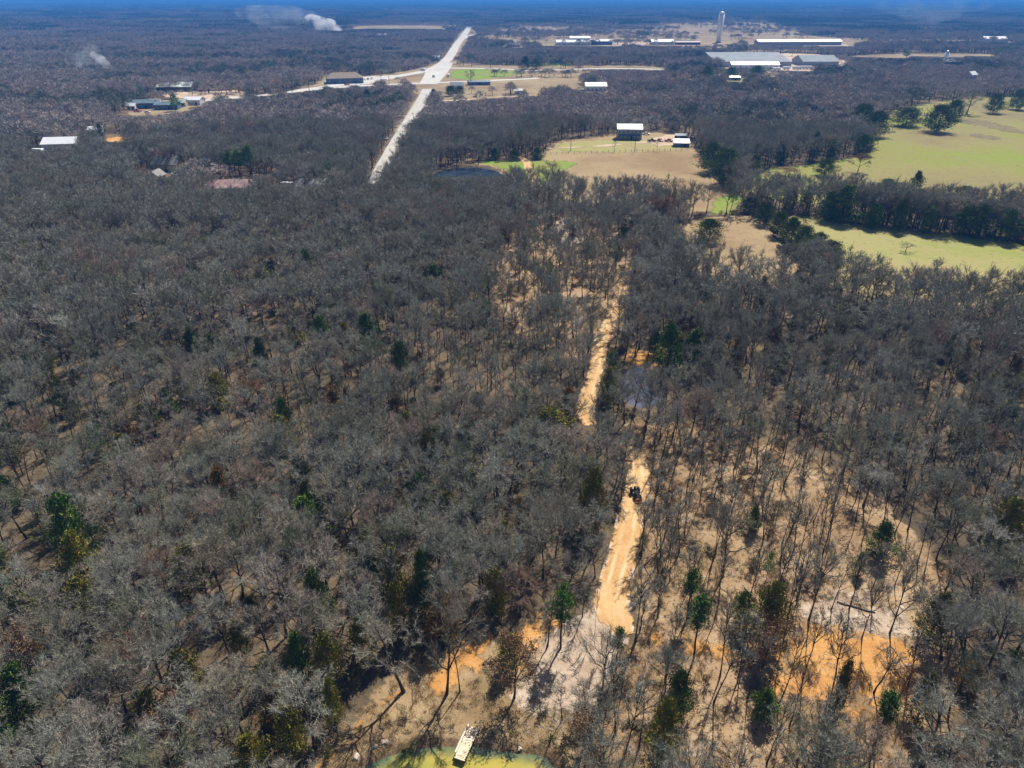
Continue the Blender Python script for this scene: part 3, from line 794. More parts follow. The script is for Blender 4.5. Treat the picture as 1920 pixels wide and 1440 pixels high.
# ---- trees and shrubs read off the photograph: kind, column, row of the base, row of the top, width
G_EV = 'evergreens scattered through the bare woods'
EVER = [
 ('pine', 1051, 1217, 1088, 52, 'tall dark green pine on bare trunk standing in the sandy clearing'),
 ('young_pine', 1155, 1262, 1174, 26, 'small slim green pine in front of the bend of the orange track'),
 ('young_pine', 1285, 1160, 1062, 34, 'slim pine with rusty top among thin bare trees right of the track'),
 ('young_pine', 1300, 1235, 1112, 40, 'green and grey pine below the rusty-topped slim pine'),
 ('olive_cedar', 1432, 1205, 1098, 80, 'wide olive brown cedar left of the sandy and orange clearing'),
 ('cedar', 1265, 1345, 1258, 58, 'dark green cedar just above the big rust-olive cedar, lower right'),
 ('olive_cedar', 1236, 1432, 1312, 68, 'large rust-olive cedar nearest the right end of the green pond'),
 ('cedar', 570, 1258, 1186, 46, 'dark green cedar, left one of the pair above the dry pond bank'),
 ('olive_cedar', 622, 1262, 1190, 58, 'olive green cedar, right one of the pair above the dry pond bank'),
 ('cedar', 798, 1128, 1038, 48, 'tall dark cedar in dense grey woods left of the track bend'),
 ('olive_cedar', 748, 1172, 1096, 44, 'olive cedar just below the tall dark cedar in grey woods'),
 ('cedar', 600, 1145, 1070, 52, 'bushy mid green cedar alone among grey oaks in the left woods'),
 ('cedar', 152, 1022, 932, 76, 'largest dark green cedar on the far left side of the woods'),
 ('olive_cedar', 165, 1070, 1000, 62, 'olive cedar directly below the largest dark cedar at far left'),
 ('cedar', 6, 1090, 1018, 60, 'dark cedar cut by the left picture edge'),
 ('cedar', 446, 1020, 974, 30, 'small dark cedar in the left woods below the rust-coloured cedar'),
 ('rust_cedar', 424, 938, 878, 44, 'rust-orange conical cedar in the left woods'),
 ('olive_cedar', 690, 1052, 1004, 36, 'olive cedar half hidden in grey woods, centre left'),
 ('olive_cedar', 1108, 962, 880, 54, 'yellow-olive cedar beside the tractor on the left edge of the track'),
 ('olive_cedar', 1030, 812, 768, 78, 'broad olive cedar left of the gap in the track'),
 ('olive_cedar', 803, 872, 812, 34, 'narrow olive cedar deep in the grey woods, middle left'),
 ('olive_cedar', 415, 748, 700, 46, 'olive cedar with rusty shoulder in the upper left woods'),
 ('cedar', 140, 778, 734, 24, 'slim green cedar above the pale sticks at far left'),
 ('cedar', 366, 660, 616, 34, 'dark cedar, left one of a close pair in the upper left woods'),
 ('cedar', 406, 660, 626, 34, 'green cedar, right one of a close pair in the upper left woods'),
 ('cedar', 495, 684, 634, 32, 'blue-green cedar alone right of the close pair of cedars'),
 ('olive_cedar', 560, 632, 600, 34, 'olive cedar at the left end of a row of four evergreens'),
 ('cedar', 606, 642, 594, 44, 'bright green cedar in the middle of a row of four evergreens'),
 ('olive_cedar', 648, 640, 606, 34, 'dull green cedar third in a row of four evergreens'),
 ('cedar', 690, 642, 588, 46, 'dark cedar at the right end of a row of four evergreens'),
 ('cedar', 580, 522, 470, 34, 'dark cedar standing above the canopy in the far left woods'),
 ('olive_cedar', 496, 538, 498, 34, 'olive cedar left of and below the cedar above the canopy'),
 ('olive_cedar', 66, 490, 452, 44, 'dull green cedar near the left edge, upper woods'),
 ('cedar', 1250, 672, 606, 54, 'dark cedar behind the grey pond, tallest of its clump'),
 ('cedar', 1296, 680, 618, 56, 'dark cedar in the clump behind the grey pond, middle one'),
 ('olive_cedar', 1338, 690, 640, 44, 'green cedar at the right end of the clump behind the grey pond'),
 ('leafing_tree', 1437, 1085, 1038, 22, 'small bright lime green tree among thin trees on the right'),
 ('olive_cedar', 1870, 1010, 940, 70, 'rusty olive cedar at the right edge of the woods'),
 ('olive_cedar', 1555, 1330, 1240, 34, 'narrow olive evergreen before the orange clay patch'),
 ('young_pine', 1640, 1395, 1290, 40, 'thin green pine below the orange clay patch'),
 ('olive_cedar', 1715, 1330, 1268, 42, 'olive evergreen at the lower right corner of the orange clay'),
 ('olive_cedar', 455, 1215, 1165, 36, 'olive evergreen low in the left woods, above two cedars'),
 ('olive_cedar', 505, 1275, 1236, 44, 'yellowish olive cedar left of the paired cedars'),
 ('cedar', 205, 1370, 1318, 44, 'dark green cedar low in the left corner woods'),
 ('olive_cedar', 480, 1432, 1380, 62, 'olive cedar at the lower edge left of the dry bank'),
 ('olive_cedar', 630, 1335, 1276, 38, 'olive cedar on the edge of the woods over the dry bank'),
 ('olive_cedar', 955, 1235, 1190, 46, 'yellow-green bush behind the russet multi-stem tree'),
 ('olive_cedar', 85, 1385, 1345, 40, 'small olive cedar in the lower left corner'),
 ('olive_cedar', 895, 770, 738, 28, 'small olive cedar centre of the grey woods'),
 ('cedar', 560, 880, 852, 26, 'little green cedar in the left woods above the rust cedar'),
 ('cedar', 300, 470, 438, 30, 'dark cedar in the upper left woods below the houses'),
]
CLEARFRONT = []
for i, (kind, u, v, vt, w, lab) in enumerate(EVER):
    deep = i >= 7 and kind not in ('young_pine', 'leafing_tree')
    if deep:
        v = v + .35 * (v - vt); w *= 1.12
    plant_px(kind, u, v, vt, w, lab, group=G_EV)
    x_, y_ = at(u, v); CLEARFRONT.append((x_, y_, w * .55 / ppm(x_, y_)))

G_FIELD = 'evergreens around the pastures'
FIELD = [
 ('round_cedar', 1328, 452, 414, 54, 'round dark cedar standing alone in the brown hay field'),
 ('round_cedar', 1432, 420, 382, 36, 'cedar at the top end of the diagonal cedar row'),
 ('round_cedar', 1458, 442, 400, 38, 'second cedar from the top of the diagonal cedar row'),
 ('round_cedar', 1480, 462, 412, 44, 'third cedar from the top of the diagonal cedar row'),
 ('round_cedar', 1502, 478, 428, 44, 'fourth cedar from the top of the diagonal cedar row'),
 ('round_cedar', 1526, 494, 440, 46, 'fifth cedar from the top of the diagonal cedar row'),
 ('round_cedar', 1552, 512, 456, 44, 'lowest cedar of the diagonal cedar row'),
 ('cedar', 1576, 416, 350, 60, 'tallest dark cedar on the near edge of the hedgerow by the green field'),
 ('cedar', 1550, 412, 362, 44, 'dark cedar leaning on the left of the tallest hedgerow cedar'),
 ('round_cedar', 1632, 427, 388, 36, 'blue-green cedar standing out into the green field'),
 ('cedar', 1424, 398, 348, 34, 'dark pointed cedar above the top of the diagonal cedar row'),
 ('cedar', 1404, 396, 362, 30, 'small dark cedar left of the pointed cedar'),
 ('cedar', 1478, 396, 352, 34, 'dark cedar in the middle of the hedgerow above the green field'),
 ('cedar', 1508, 400, 360, 30, 'dark cedar right of centre in the hedgerow, near the gap'),
 ('round_cedar', 1355, 345, 284, 60, 'big olive-dark cedar at the corner of the house field'),
 ('round_cedar', 1332, 322, 272, 50, 'cedar behind the big cedar at the corner of the house field'),
 ('round_cedar', 1546, 329, 299, 40, 'dark round cedar bush, left one of two in the big pasture'),
 ('round_cedar', 1697, 236, 204, 58, 'wide dark cedar in the pasture, left of the biggest one'),
 ('round_cedar', 1756, 247, 200, 56, 'biggest dome-shaped cedar in the bright green pasture'),
 ('round_cedar', 1640, 256, 212, 46, 'cedar on the corner of the woods over the pasture'),
 ('round_cedar', 1612, 242, 198, 50, 'cedar behind the corner of the woods over the pasture'),
 ('round_cedar', 1786, 224, 190, 36, 'cedar right behind the biggest pasture cedar'),
 ('cedar', 1462, 306, 272, 28, 'cedar under the woods, first from the left along the big pasture'),
 ('cedar', 1524, 300, 248, 24, 'tall narrow cedar under the woods along the big pasture'),
 ('cedar', 1556, 298, 262, 28, 'cedar right of the tall narrow cedar along the big pasture'),
 ('round_cedar', 1616, 290, 256, 42, 'rounded cedar at the near corner of the woods by the pasture'),
 ('cedar', 1412, 322, 290, 36, 'cedar in the thicket between the two pastures'),
 ('cedar', 966, 300, 280, 24, 'little dark cedar at the woods edge, right of the dark pond'),
 ('cedar', 928, 299, 278, 22, 'little dark cedar at the woods edge above the dark pond'),
 ('cedar', 1008, 298, 276, 28, 'dark cedar at the woods edge where the farm track ends'),
 ('cedar', 1690, 432, 372, 36, 'dark hedgerow cedar right of the blue-green field cedar'),
 ('cedar', 1745, 436, 384, 40, 'second dark hedgerow cedar along the right part of the green field'),
 ('cedar', 1792, 441, 378, 36, 'third dark hedgerow cedar along the right part of the green field'),
 ('cedar', 1838, 446, 388, 40, 'fourth dark hedgerow cedar along the right part of the green field'),
 ('cedar', 1892, 452, 396, 42, 'dark hedgerow cedar at the right edge of the picture'),
 ('cedar', 1652, 352, 326, 30, 'cedar top showing above the hedgerow, left one, by the pasture'),
 ('cedar', 1708, 354, 322, 26, 'cedar top showing above the hedgerow, middle one, by the pasture'),
 ('cedar', 1806, 368, 338, 26, 'blue-green cedar top showing above the hedgerow on the right'),
 ('round_cedar', 1862, 212, 178, 34, 'dark cedar at the back of the pasture on the far right'),
 ('round_cedar', 1905, 205, 170, 34, 'dark cedar at the back of the pasture by the right edge'),
 ('round_cedar', 813, 184, 168, 12, 'small round shrub beside the county road, upper one'),
 ('round_cedar', 806, 194, 185, 14, 'small round shrub beside the county road, lower one'),
 ('round_cedar', 845, 180, 162, 22, 'dark spreading evergreen before the blue-roofed house, left one'),
 ('round_cedar', 862, 179, 163, 20, 'dark spreading evergreen before the blue-roofed house, right one'),
 ('cedar', 985, 130, 106, 26, 'tall dark evergreen by the farm road, left of a touching pair'),
 ('cedar', 1005, 130, 110, 28, 'tall dark evergreen by the farm road, right of a touching pair'),
 ('pine', 1698, 112, 95, 18, 'green pine alone before the brown strip field, far right'),
 ('pine', 1876, 112, 92, 24, 'blue-green pine at the far right behind the silo'),
 ('round_cedar', 1325, 152, 126, 26, 'dark evergreen before the warehouse, left one'),
 ('round_cedar', 1370, 148, 128, 22, 'dark evergreen before the warehouse, beside the white trailer'),
 ('round_cedar', 1418, 144, 124, 26, 'dark evergreen before the warehouse, right one'),
 ('round_cedar', 690, 196, 170, 16, 'dark cedar alone in the woods west of the county road'),
 ('pine', 432, 334, 280, 28, 'bright green pine, left one of three above the rosy roof'),
 ('pine', 453, 336, 277, 32, 'bright green pine, middle one of three above the rosy roof'),
 ('pine', 476, 336, 270, 34, 'bright green pine, right one of three above the rosy roof'),
 ('leafing_tree', 330, 208, 178, 22, 'bright green tree in front of the teal sheds'),
 ('pine', 206, 148, 134, 20, 'dark green tree at the foot of the thin smoke'),
 ('pine', 166, 150, 138, 18, 'dark green tree left of the thin smoke'),
 ('pine', 48, 144, 126, 28, 'broad green tree in the far left woods'),
 ('cedar', 190, 256, 232, 18, 'dark cedar beside the small pale shed on the left'),
 ('cedar', 128, 268, 240, 16, 'dark cedar behind the bright white roof on the left'),
]
_fr = random.Random(4)
for kind, u, v, vt, w, lab in FIELD:
    if 'hedgerow' in lab and u > 1640: u += _fr.uniform(-14, 14); w *= _fr.uniform(.85, 1.5); vt += _fr.uniform(-8, 14)
    plant_px(kind, u, v, vt, w, lab, group=G_FIELD)

G_CLR = 'bare trees in the clearing and on the pond bank'
CLEAR = [
 ('bare_oak', 757, 1297, 1150, 128, 'leaning bare oak with wide grey crown on the dry pond bank', (.0, -.14)),
 ('bare_oak', 838, 1302, 1120, 118, 'big forked bare oak with stout trunk above the dock', (.05, .1)),
 ('slender_tree', 862, 1298, 1170, 44, 'thin bare tree right beside the big forked oak above the dock', (0, .04)),
 ('slender_tree', 774, 1322, 1265, 26, 'short bare stem on the dry bank below the leaning oak', (0, 0)),
 ('slender_tree', 1026, 1213, 1120, 52, 'thin bare tree leaning left beside the tall pine', (0, -.18)),
 ('slender_tree', 1058, 1188, 1100, 22, 'thin bare stem close behind the tall pine', (0, 0)),
 ('slender_tree', 1092, 1156, 1088, 36, 'dark bare stem at the woods edge left of the sand', (0, -.05)),
 ('slender_tree', 1115, 1190, 1096, 16, 'single bare pole-like trunk in the sandy clearing', (0, 0)),
 ('slender_tree', 1190, 1206, 1052, 56, 'tall bare tree on the right side of the track bend', (0, 0)),
 ('bare_oak', 1128, 1314, 1176, 84, 'multi-branched bare tree in the lower sandy clearing', (0, 0)),
 ('slender_tree', 1054, 1350, 1280, 40, 'small bare tree at the lower edge of the sand', (0, .04)),
 ('slender_tree', 1158, 1345, 1235, 40, 'bare thin tree below the small slim pine', (0, 0)),
 ('bare_oak', 1516, 1164, 1035, 76, 'dark bare oak above the pale sand of the right clearing', (0, .03)),
 ('slender_tree', 1558, 1144, 1050, 36, 'bare tree second from left above the right clearing', (0, .03)),
 ('slender_tree', 1592, 1142, 1020, 44, 'bare tree third from left above the right clearing', (0, 0)),
 ('bare_oak', 1616, 1196, 1086, 60, 'dark forked bare tree on the sand of the right clearing', (0, .04)),
 ('bare_oak', 1668, 1188, 1060, 74, 'bushy bare oak at the right end of the pale sand', (0, 0)),
 ('slender_tree', 1505, 1275, 1145, 52, 'bare tree rising in front of the left orange clay', (0, .03)),
 ('slender_tree', 1558, 1310, 1150, 62, 'tallest bare tree in front of the orange clay', (0, .05)),
 ('slender_tree', 1638, 1300, 1205, 58, 'bare leaning tree before the middle of the orange clay', (0, .1)),
 ('slender_tree', 1700, 1290, 1185, 54, 'bare tree before the right side of the orange clay', (0, 0)),
 ('bare_oak', 1758, 1285, 1140, 90, 'bare oak closing the right end of the orange clay', (0, 0)),
 ('slender_tree', 1262, 1010, 905, 44, 'dark straight bare tree on the right bank of the track', (0, 0)),
 ('slender_tree', 1224, 985, 870, 44, 'bare tree just right of and below the tractor', (0, 0)),
 ('slender_tree', 1208, 1060, 990, 40, 'bent bare tree leaning over the track edge', (0, -.5)),
]
for kind, u, v, vt, w, lab, tl in CLEAR: plant_px(kind, u, v, vt, w, lab, group=G_CLR, tilt=tl)
plant_px('russet_oak', 964, 1308, 1198, 90, 'russet leafy multi-stem tree shading the pond right of the dock', group='russet-leaved trees')
for u, v, vt, w, lab in [(1430, 1255, 1150, 74, 'russet-twigged oak below the wide olive cedar'), (1100, 1420, 1345, 90, 'russet brush-like tree at the right end of the pond'), (250, 1300, 1210, 90, 'reddish-brown oak low in the left woods'), (60, 1270, 1180, 90, 'reddish-brown oak near the left edge'), (340, 1400, 1310, 90, 'reddish-brown oak at the bottom of the left woods'), (480, 780, 715, 54, 'pinkish-brown oak in the upper left woods'), (1680, 1320, 1250, 50, 'russet tree at the right rim of the orange clay'), (1240, 440, 370, 60, 'pinkish tree at the right edge of the woods by the hay field')]:
    plant_px('russet_oak', u, v, vt, w, lab, group='russet-leaved trees')
for u, v, vt, w, lab in [(432, 1385, 1300, 66, 'bleached white bare tree in the lower left woods'), (322, 1440, 1350, 64, 'bleached white bare tree at the bottom edge, lower left'), (1085, 668, 598, 48, 'pale silvery bare tree left of the orange track'), (205, 655, 610, 40, 'pale bare tree in the upper left woods'), (560, 1040, 975, 62, 'pale grey bare tree in the middle of the left woods')]:
    plant_px('bleached_tree', u, v, vt, w, lab, group='pale bleached trees')
FB = [
 ('bare_oak', 1812, 214, 172, 56, 'lone spreading bare oak in the bright green pasture'),
 ('bare_oak', 1784, 200, 164, 44, 'bare oak left of the lone oak at the back of the pasture'),
 ('bare_oak', 1034, 352, 300, 34, 'bare tree right of the farm track, taller of two'),
 ('bare_oak', 1056, 358, 318, 38, 'spreading bare tree right of the farm track, shorter of two'),
 ('bare_oak', 1325, 400, 345, 44, 'bare vine-covered tree by the bright green gap'),
 ('russet_oak', 1608, 322, 291, 34, 'grey-brown round bush, right one of two in the big pasture'),
 ('russet_oak', 1478, 330, 316, 52, 'low wide brown thicket in the big pasture'),
 ('slender_tree', 1152, 285, 262, 12, 'thin bare tree on the field fence before the big house'),
 ('slender_tree', 1232, 283, 262, 10, 'thin bare tree on the field fence right of the big house'),
 ('bare_oak', 882, 158, 130, 20, 'dark bare tree at the crossroads beside the green lawn'),
 ('bare_oak', 548, 176, 138, 26, 'pale bare tree by the highway, left one of two'),
 ('bare_oak', 580, 172, 138, 22, 'pale bare tree by the highway, right one of two'),
 ('bare_oak', 1698, 472, 455, 30, 'low bare shrub on the green field'),
]
for kind, u, v, vt, w, lab in FB: plant_px(kind, u, v, vt, w, lab, group='single trees in the open fields')

# ------------------------------------------------------------------ woods: where trees stand
RS = np.random.RandomState(77)
def in_open(px_, py_): return any(sdist(p, np.array([px_]), np.array([py_]))[0] > -1.5 for p in OPEN) or min(np.hypot(l[:, 0] - px_, l[:, 1] - py_).min() for l, _ in LINES) < 3.5
cnt = 0
while cnt < 190:
    u, v = RS.uniform(0, 1920), 430 + 1000 * RS.rand() ** 1.3
    x_, y_ = at(u, v)
    if vnoise([x_], [y_], 24)[0] < .40 or in_open(x_, y_) or (inside(THIN1, np.array([x_]), np.array([y_]))[0] and RS.rand() < .85) or any(math.hypot(x_ - a, y_ - b) < 3.2 for a, b, _ in TREES): continue
    kd = ('olive_cedar', 'cedar', 'olive_cedar', 'cedar', 'olive_cedar', 'rust_cedar')[RS.randint(0, 6)]
    z_ = 'left of the orange track' if u < 1130 else 'right of the orange track'
    tint = {'olive_cedar': 'olive', 'cedar': 'dark green', 'rust_cedar': 'rust-tinted'}[kd]
    h_ = RS.uniform(4.0, 8.8)
    plant(kd, x_, y_, h_, h_ * RS.uniform(.5, .75), 'small %s cedar growing under the bare oaks %s' % (tint, z_), group='small %s cedars %s' % (tint, z_))
    CLEARFRONT.append((x_, y_, h_ * .08))
    cnt += 1
def blocked(x, y, pad=0.0):
    b = np.zeros(len(x), bool)
    for p in OPEN:
        lo = p.min(0) - 10; hi = p.max(0) + 10
        m = (x > lo[0]) & (x < hi[0]) & (y > lo[1]) & (y < hi[1])
        if m.any(): b[m] |= sdist(p, x[m], y[m]) > pad
    for line, w in LINES:
        for i in range(0, len(line), 2):
            b |= np.hypot(x - line[i, 0], y - line[i, 1]) < max(w, line[i, 2] * .5 - .2)
    return b

# low scrub instead of tall trees where yards, roads and buildings lie open to the view across them
VIEW = [(*at(u, v), hw, z) for u, v, hw, z in [(112, 286, 11, 2.5), (306, 322, 13, .8), (306, 338, 7, .8), (425, 362, 11, 1.2), (180, 252, 6, 1), (327, 172, 20, 2), (275, 204, 16, 1), (318, 206, 16, 1), (361, 199, 10, 1), (258, 212, 14, 0),
    (648, 158, 24, .5), (1118, 171, 13, 1), (857, 168, 10, .5), (898, 160, 14, .5), (1412, 130, 50, 1), (1538, 124, 26, 5), (1500, 86, 90, 2), (1076, 86, 60, 1), (1126, 86, 40, 1), (1243, 85, 40, 1), (845, 57, 22, 2), (705, 73, 30, 3), (735, 95, 20, 2), (818, 114, 8, 1), (1868, 82, 30, 3), (1786, 124, 14, 3), (1826, 149, 7, 1), (1378, 152, 9, .5), (963, 90, 18, 1), (1486, 134, 24, 1.5), (1290, 86, 40, 2), (1347, 82, 25, 0), (540, 356, 6, 1), (590, 364, 8, 2.5), (870, 335, 14, 0), (905, 335, 12, 0), (73, 290, 5, 1), (213, 268, 7, 0), (475, 338, 12, 1), (1630, 108, 50, 1.5), (1720, 106, 60, 1.5), (1800, 105, 50, 1.5)]]
VIEW += [(x_, y_, 9, .3) for x_, y_, _ in HWY[2::3]] + [(x_, y_, 9, .3) for x_, y_, _ in RAMP[::3]]
VIEW += [(*at(u, v), 12, 1.0) for u, v in [(920, 129.5), (960, 130.5), (1000, 132), (1050, 131), (1110, 130), (1150, 129.5), (1190, 129.5), (1230, 131)]]
VIEW += [(*at(u, v), 8, .5) for u, v in [(840, 189), (880, 186), (920, 183), (960, 181), (1000, 179), (250, 216), (300, 214), (340, 208)]]
VIEW += [(*at(u, v), 30, 4) for u, v in [(660, 57), (700, 56), (740, 56), (780, 56), (820, 57)]]
VIEW += [(x_, y_, w_ * .34, 0.0) for x_, y_, w_ in np.vstack([TRACK1[::3], TRACK2[::3]])] + [(x_, y_, 3.0, 0.0) for x_, y_, _ in ROAD[::2]]
def viewcap(x, y):
    cap = np.full(len(x), 99.0)
    for tx, ty, hw, z in VIEW:
        D = math.hypot(tx, ty); a = (x * tx + y * ty) / D
        b = np.abs(x * ty - y * tx) / D * D / np.maximum(a, 1)
        m = (a < D) & (a > D - 260) & (b < hw)
        cap[m] = np.minimum(cap[m], z + (H - z) * (D - a[m]) / D)
    return cap

def grid(r0, r1, cell, fov=44):
    n = int(r1 / cell) + 1
    gx, gy = np.meshgrid(np.arange(-n, n + 1), np.arange(0, n + 1))
    x = (gx + .5 * (gy % 2) + RS.uniform(-.42, .42, gx.shape)) * cell; y = (gy + RS.uniform(-.42, .42, gx.shape)) * cell
    x, y = x.ravel(), y.ravel()
    r = np.hypot(x, y)
    m = (r >= r0) & (r < r1) & (np.abs(np.arctan2(x, y)) < math.radians(fov)) & (y > 36)
    m |= (r >= r0) & (r < r1) & (y > 36) & (y < 80) & (np.abs(x) < 66)
    return x[m], y[m]

NEAR, MID, FAR = 175.0, 470.0, 2100.0
x, y = grid(36, NEAR, 3.75)
k = ~blocked(x, y, -.8)
thin1 = inside(THIN1, x, y)
thin2 = inside(THIN2, x, y)
k &= ~(thin1 & (RS.rand(len(x)) > .74)) & ~(thin2 & (RS.rand(len(x)) > .75))
k &= ~((vnoise(x, y, 14) > .82) & (RS.rand(len(x)) > .5))
for tx, ty, tr in TREES: k &= np.hypot(x - tx, y - ty) > max(1.4, tr)
for tx, ty, tw in CLEARFRONT:
    q = np.array([tx, ty]) / math.hypot(tx, ty); a_ = math.hypot(tx, ty) - (x * q[0] + y * q[1]); b_ = np.abs(x * q[1] - y * q[0])
    k &= ~((a_ > -.5) & (a_ < 4.2) & (b_ < tw + 1.2))
x, y, thin1, thin2 = x[k], y[k], thin1[k], thin2[k]
slimmask = (thin1 & (RS.rand(len(x)) < .90)) | (thin2 & (RS.rand(len(x)) < .5)) | (RS.rand(len(x)) < .10)
hmul = .80 + .40 * vnoise(x, y, 22) + RS.uniform(-.22, .22, len(x))

def zone(u, v, slim):
    if slim:
        if u > 1180 and v > 840: return 'thin bare tree in the open stand right of the orange track', 'thin bare trees right of the track'
        if 920 < u < 1200 and v < 720: return 'thin bare tree on the tan slope beside the upper track', 'thin bare trees by the upper track'
        if u < 1180: return 'thin bare stem squeezed between the grey oaks left of the track', 'thin bare stems in the left woods'
        return 'thin bare stem among the grey oaks of the right woods', 'thin bare stems in the right woods'
    if u > 1180:
        if v > 1250: return 'bare grey oak at the foot of the woods right of the green pond', 'bare oaks right of the pond'
        if v > 840: return 'bare grey oak in the right woods beside the open thin stand', 'bare oaks in the lower right woods'
        return 'bare grey oak in the woods right of the grey pond', 'bare oaks by the grey pond'
    if v > 1200 and u < 700: return 'bare grey oak in the woods along the dry bank left of the pond', 'bare oaks left of the pond'
    if v > 1000: return 'bare grey oak in the dense woods level with the track bend', 'bare oaks left of the track bend'
    if v > 780: return 'bare grey oak in the dense woods level with the tractor', 'bare oaks left of the tractor'
    return 'bare grey oak in the dense woods left of the upper track', 'bare oaks left of the upper track'

k = viewcap(x, y) > 4.0
x, y, thin1, thin2, slimmask, hmul = x[k], y[k], thin1[k], thin2[k], slimmask[k], hmul[k]
order = np.argsort(np.hypot(x, y))
n_oak = n_slim = 0
rest = []
MAX_OAK, MAX_SLIM = 282, 190
for i in order:
    u, v = to_px(x[i], y[i], 5.0)
    seen = -40 < u < 1960 and to_px(x[i], y[i], 10)[1] < 1436
    slim = bool(slimmask[i])
    if not seen or (n_slim if slim else n_oak) >= (MAX_SLIM if slim else MAX_OAK):
        rest.append(i); continue
    ub, vb = to_px(x[i], y[i])
    lab, grp = zone(ub, vb, slim)
    if slim:
        n_slim += 1
        plant('slender_tree', x[i], y[i], 11.0 * hmul[i], 3.4 * RS.uniform(.8, 1.25), lab, group=grp, tilt=(RS.normal() * .05, RS.normal() * .05))
    else:
        n_oak += 1
        plant('bare_oak', x[i], y[i], 9.4 * hmul[i], 7.3 * RS.uniform(.78, 1.15) * (.55 + .5 * hmul[i]), lab, group=grp, tilt=(RS.normal() * .06, RS.normal() * .06))

# ------------------------------------------------------------------ scatter (one object, geometry nodes)
def scatter(name, pts, rot, sc, idx, protos, kind='stuff'):
    """protos: list of lists of mesh objects; every point carries its own turn, size and choice"""
    me = bpy.data.meshes.new(name)
    me.vertices.add(len(pts)); me.vertices.foreach_set('co', np.asarray(pts, np.float32).ravel())
    a = me.attributes.new('turn', 'FLOAT_VECTOR', 'POINT'); a.data.foreach_set('vector', np.asarray(rot, np.float32).ravel())
    a = me.attributes.new('size', 'FLOAT_VECTOR', 'POINT'); a.data.foreach_set('vector', np.asarray(sc, np.float32).ravel())
    a = me.attributes.new('pick', 'INT', 'POINT'); a.data.foreach_set('value', np.asarray(idx, np.int32))
    o = link(name, me)
    ng = bpy.data.node_groups.new(name, 'GeometryNodeTree')
    ng.interface.new_socket('Geometry', in_out='INPUT', socket_type='NodeSocketGeometry')
    ng.interface.new_socket('Geometry', in_out='OUTPUT', socket_type='NodeSocketGeometry')
    n = ng.nodes; L = ng.links.new
    gi = n.new('NodeGroupInput'); go = n.new('NodeGroupOutput')
    jall = n.new('GeometryNodeJoinGeometry')
    for objs in protos:
        j = n.new('GeometryNodeJoinGeometry')
        for ob in objs:
            oi = n.new('GeometryNodeObjectInfo'); oi.transform_space = 'ORIGINAL'; oi.inputs[0].default_value = ob
            L(oi.outputs['Geometry'], j.inputs[0])
        g2 = n.new('GeometryNodeGeometryToInstance'); L(j.outputs[0], g2.inputs[0]); L(g2.outputs[0], jall.inputs[0])
    iop = n.new('GeometryNodeInstanceOnPoints')
    iop.inputs['Pick Instance'].default_value = True
    def at_(nm, ty):
        q = n.new('GeometryNodeInputNamedAttribute'); q.data_type = ty; q.inputs[0].default_value = nm
        return q.outputs[0]
    e = n.new('FunctionNodeEulerToRotation')
    L(gi.outputs[0], iop.inputs['Points']); L(jall.outputs[0], iop.inputs['Instance'])
    L(at_('turn', 'FLOAT_VECTOR'), e.inputs[0]); L(e.outputs[0], iop.inputs['Rotation'])
    L(at_('size', 'FLOAT_VECTOR'), iop.inputs['Scale']); L(at_('pick', 'INT'), iop.inputs['Instance Index'])
    L(iop.outputs[0], go.inputs[0])
    md = o.modifiers.new('scatter', 'NODES'); md.node_group = ng
    return tag(o, kind=kind)

def first_of(kind, var):
    """trunk and crown of a tree already standing in the scene that uses this mesh"""
    tm = PROTO[kind][var][0]
    for o in C.objects:
        if o.type == 'MESH' and o.data == tm:
            return [c for c in o.parent.children]
    raise KeyError(kind)

def rots(n, t=.05): return np.stack([RS.normal(size=n) * t, RS.normal(size=n) * t, RS.uniform(0, 6.28, n)], 1)

rest = np.array(rest)
rx, ry = x[rest], y[rest]
np_ = len(PROTO['bare_oak']); ns_ = len(PROTO['slender_tree'])
pick = np.where(slimmask[rest], np_ + RS.randint(0, ns_, len(rest)), RS.randint(0, np_, len(rest)))
protos = [first_of('bare_oak', k) for k in range(np_)] + [first_of('slender_tree', k) for k in range(ns_)]
s = hmul[rest] * .94
sxy = np.where(slimmask[rest], .92, .90) * RS.uniform(.82, 1.18, len(rest))
tag(scatter('oak_woods', np.stack([rx, ry, hgt(rx, ry)], 1), rots(len(rest)), np.stack([sxy, sxy, s], 1), pick, protos),
    'bare grey woods behind the nearest trees on both sides of the track', 'woods')

# middle distance: lighter trees, the first of each kind planted as a tree of its own
def midproto(kind, gen, cm, spots, labs, n):
    out = []
    for k in range(n):
        (tv, tf), (cv, cf), h, r = gen(k)
        PROTO.setdefault(kind, []).append((mesh_np(kind + '_trunk', tv, tf, M['bark'], True), mesh_np(kind + '_crown', cv, cf, M[cm]), h, r))
        xx, yy = at(*spots[k])
        o = plant(kind, xx, yy, h, 2 * r, labs[k], var=k, group='bare trees along the far woods')
        out.append(list(o.children))
    return out
MIDP = midproto('bare_tree', lambda k: oak(500 + k, 10.0 + .8 * (k % 3), 4.1 + .2 * (k % 2), 8, 6, 6, 4, .32, .068, k == 5, .5, tl=.85), 'twig',
    [(560, 470), (250, 560), (1500, 640), (1740, 560), (880, 480), (1060, 520)],
    ['bare grey tree in the far left woods between two small cedars', 'bare grey tree well inside the far left woods', 'bare tree in the right woods below the diagonal cedar row', 'bare tree at the near edge of the pale green field, far right', 'bare tree in the woods below the dark pond', 'slim bare tree on the tan slope left of the upper track'], 6)
x, y = grid(NEAR, MID, 4.7)
k = ~blocked(x, y, -1.0)
thin2 = inside(THIN2, x, y)
k &= ~(thin2 & (RS.rand(len(x)) > .62))
k &= ~((vnoise(x, y, 16) > .82) & (RS.rand(len(x)) > .4))
for tx, ty, tr in TREES: k &= np.hypot(x - tx, y - ty) > max(1.6, tr)
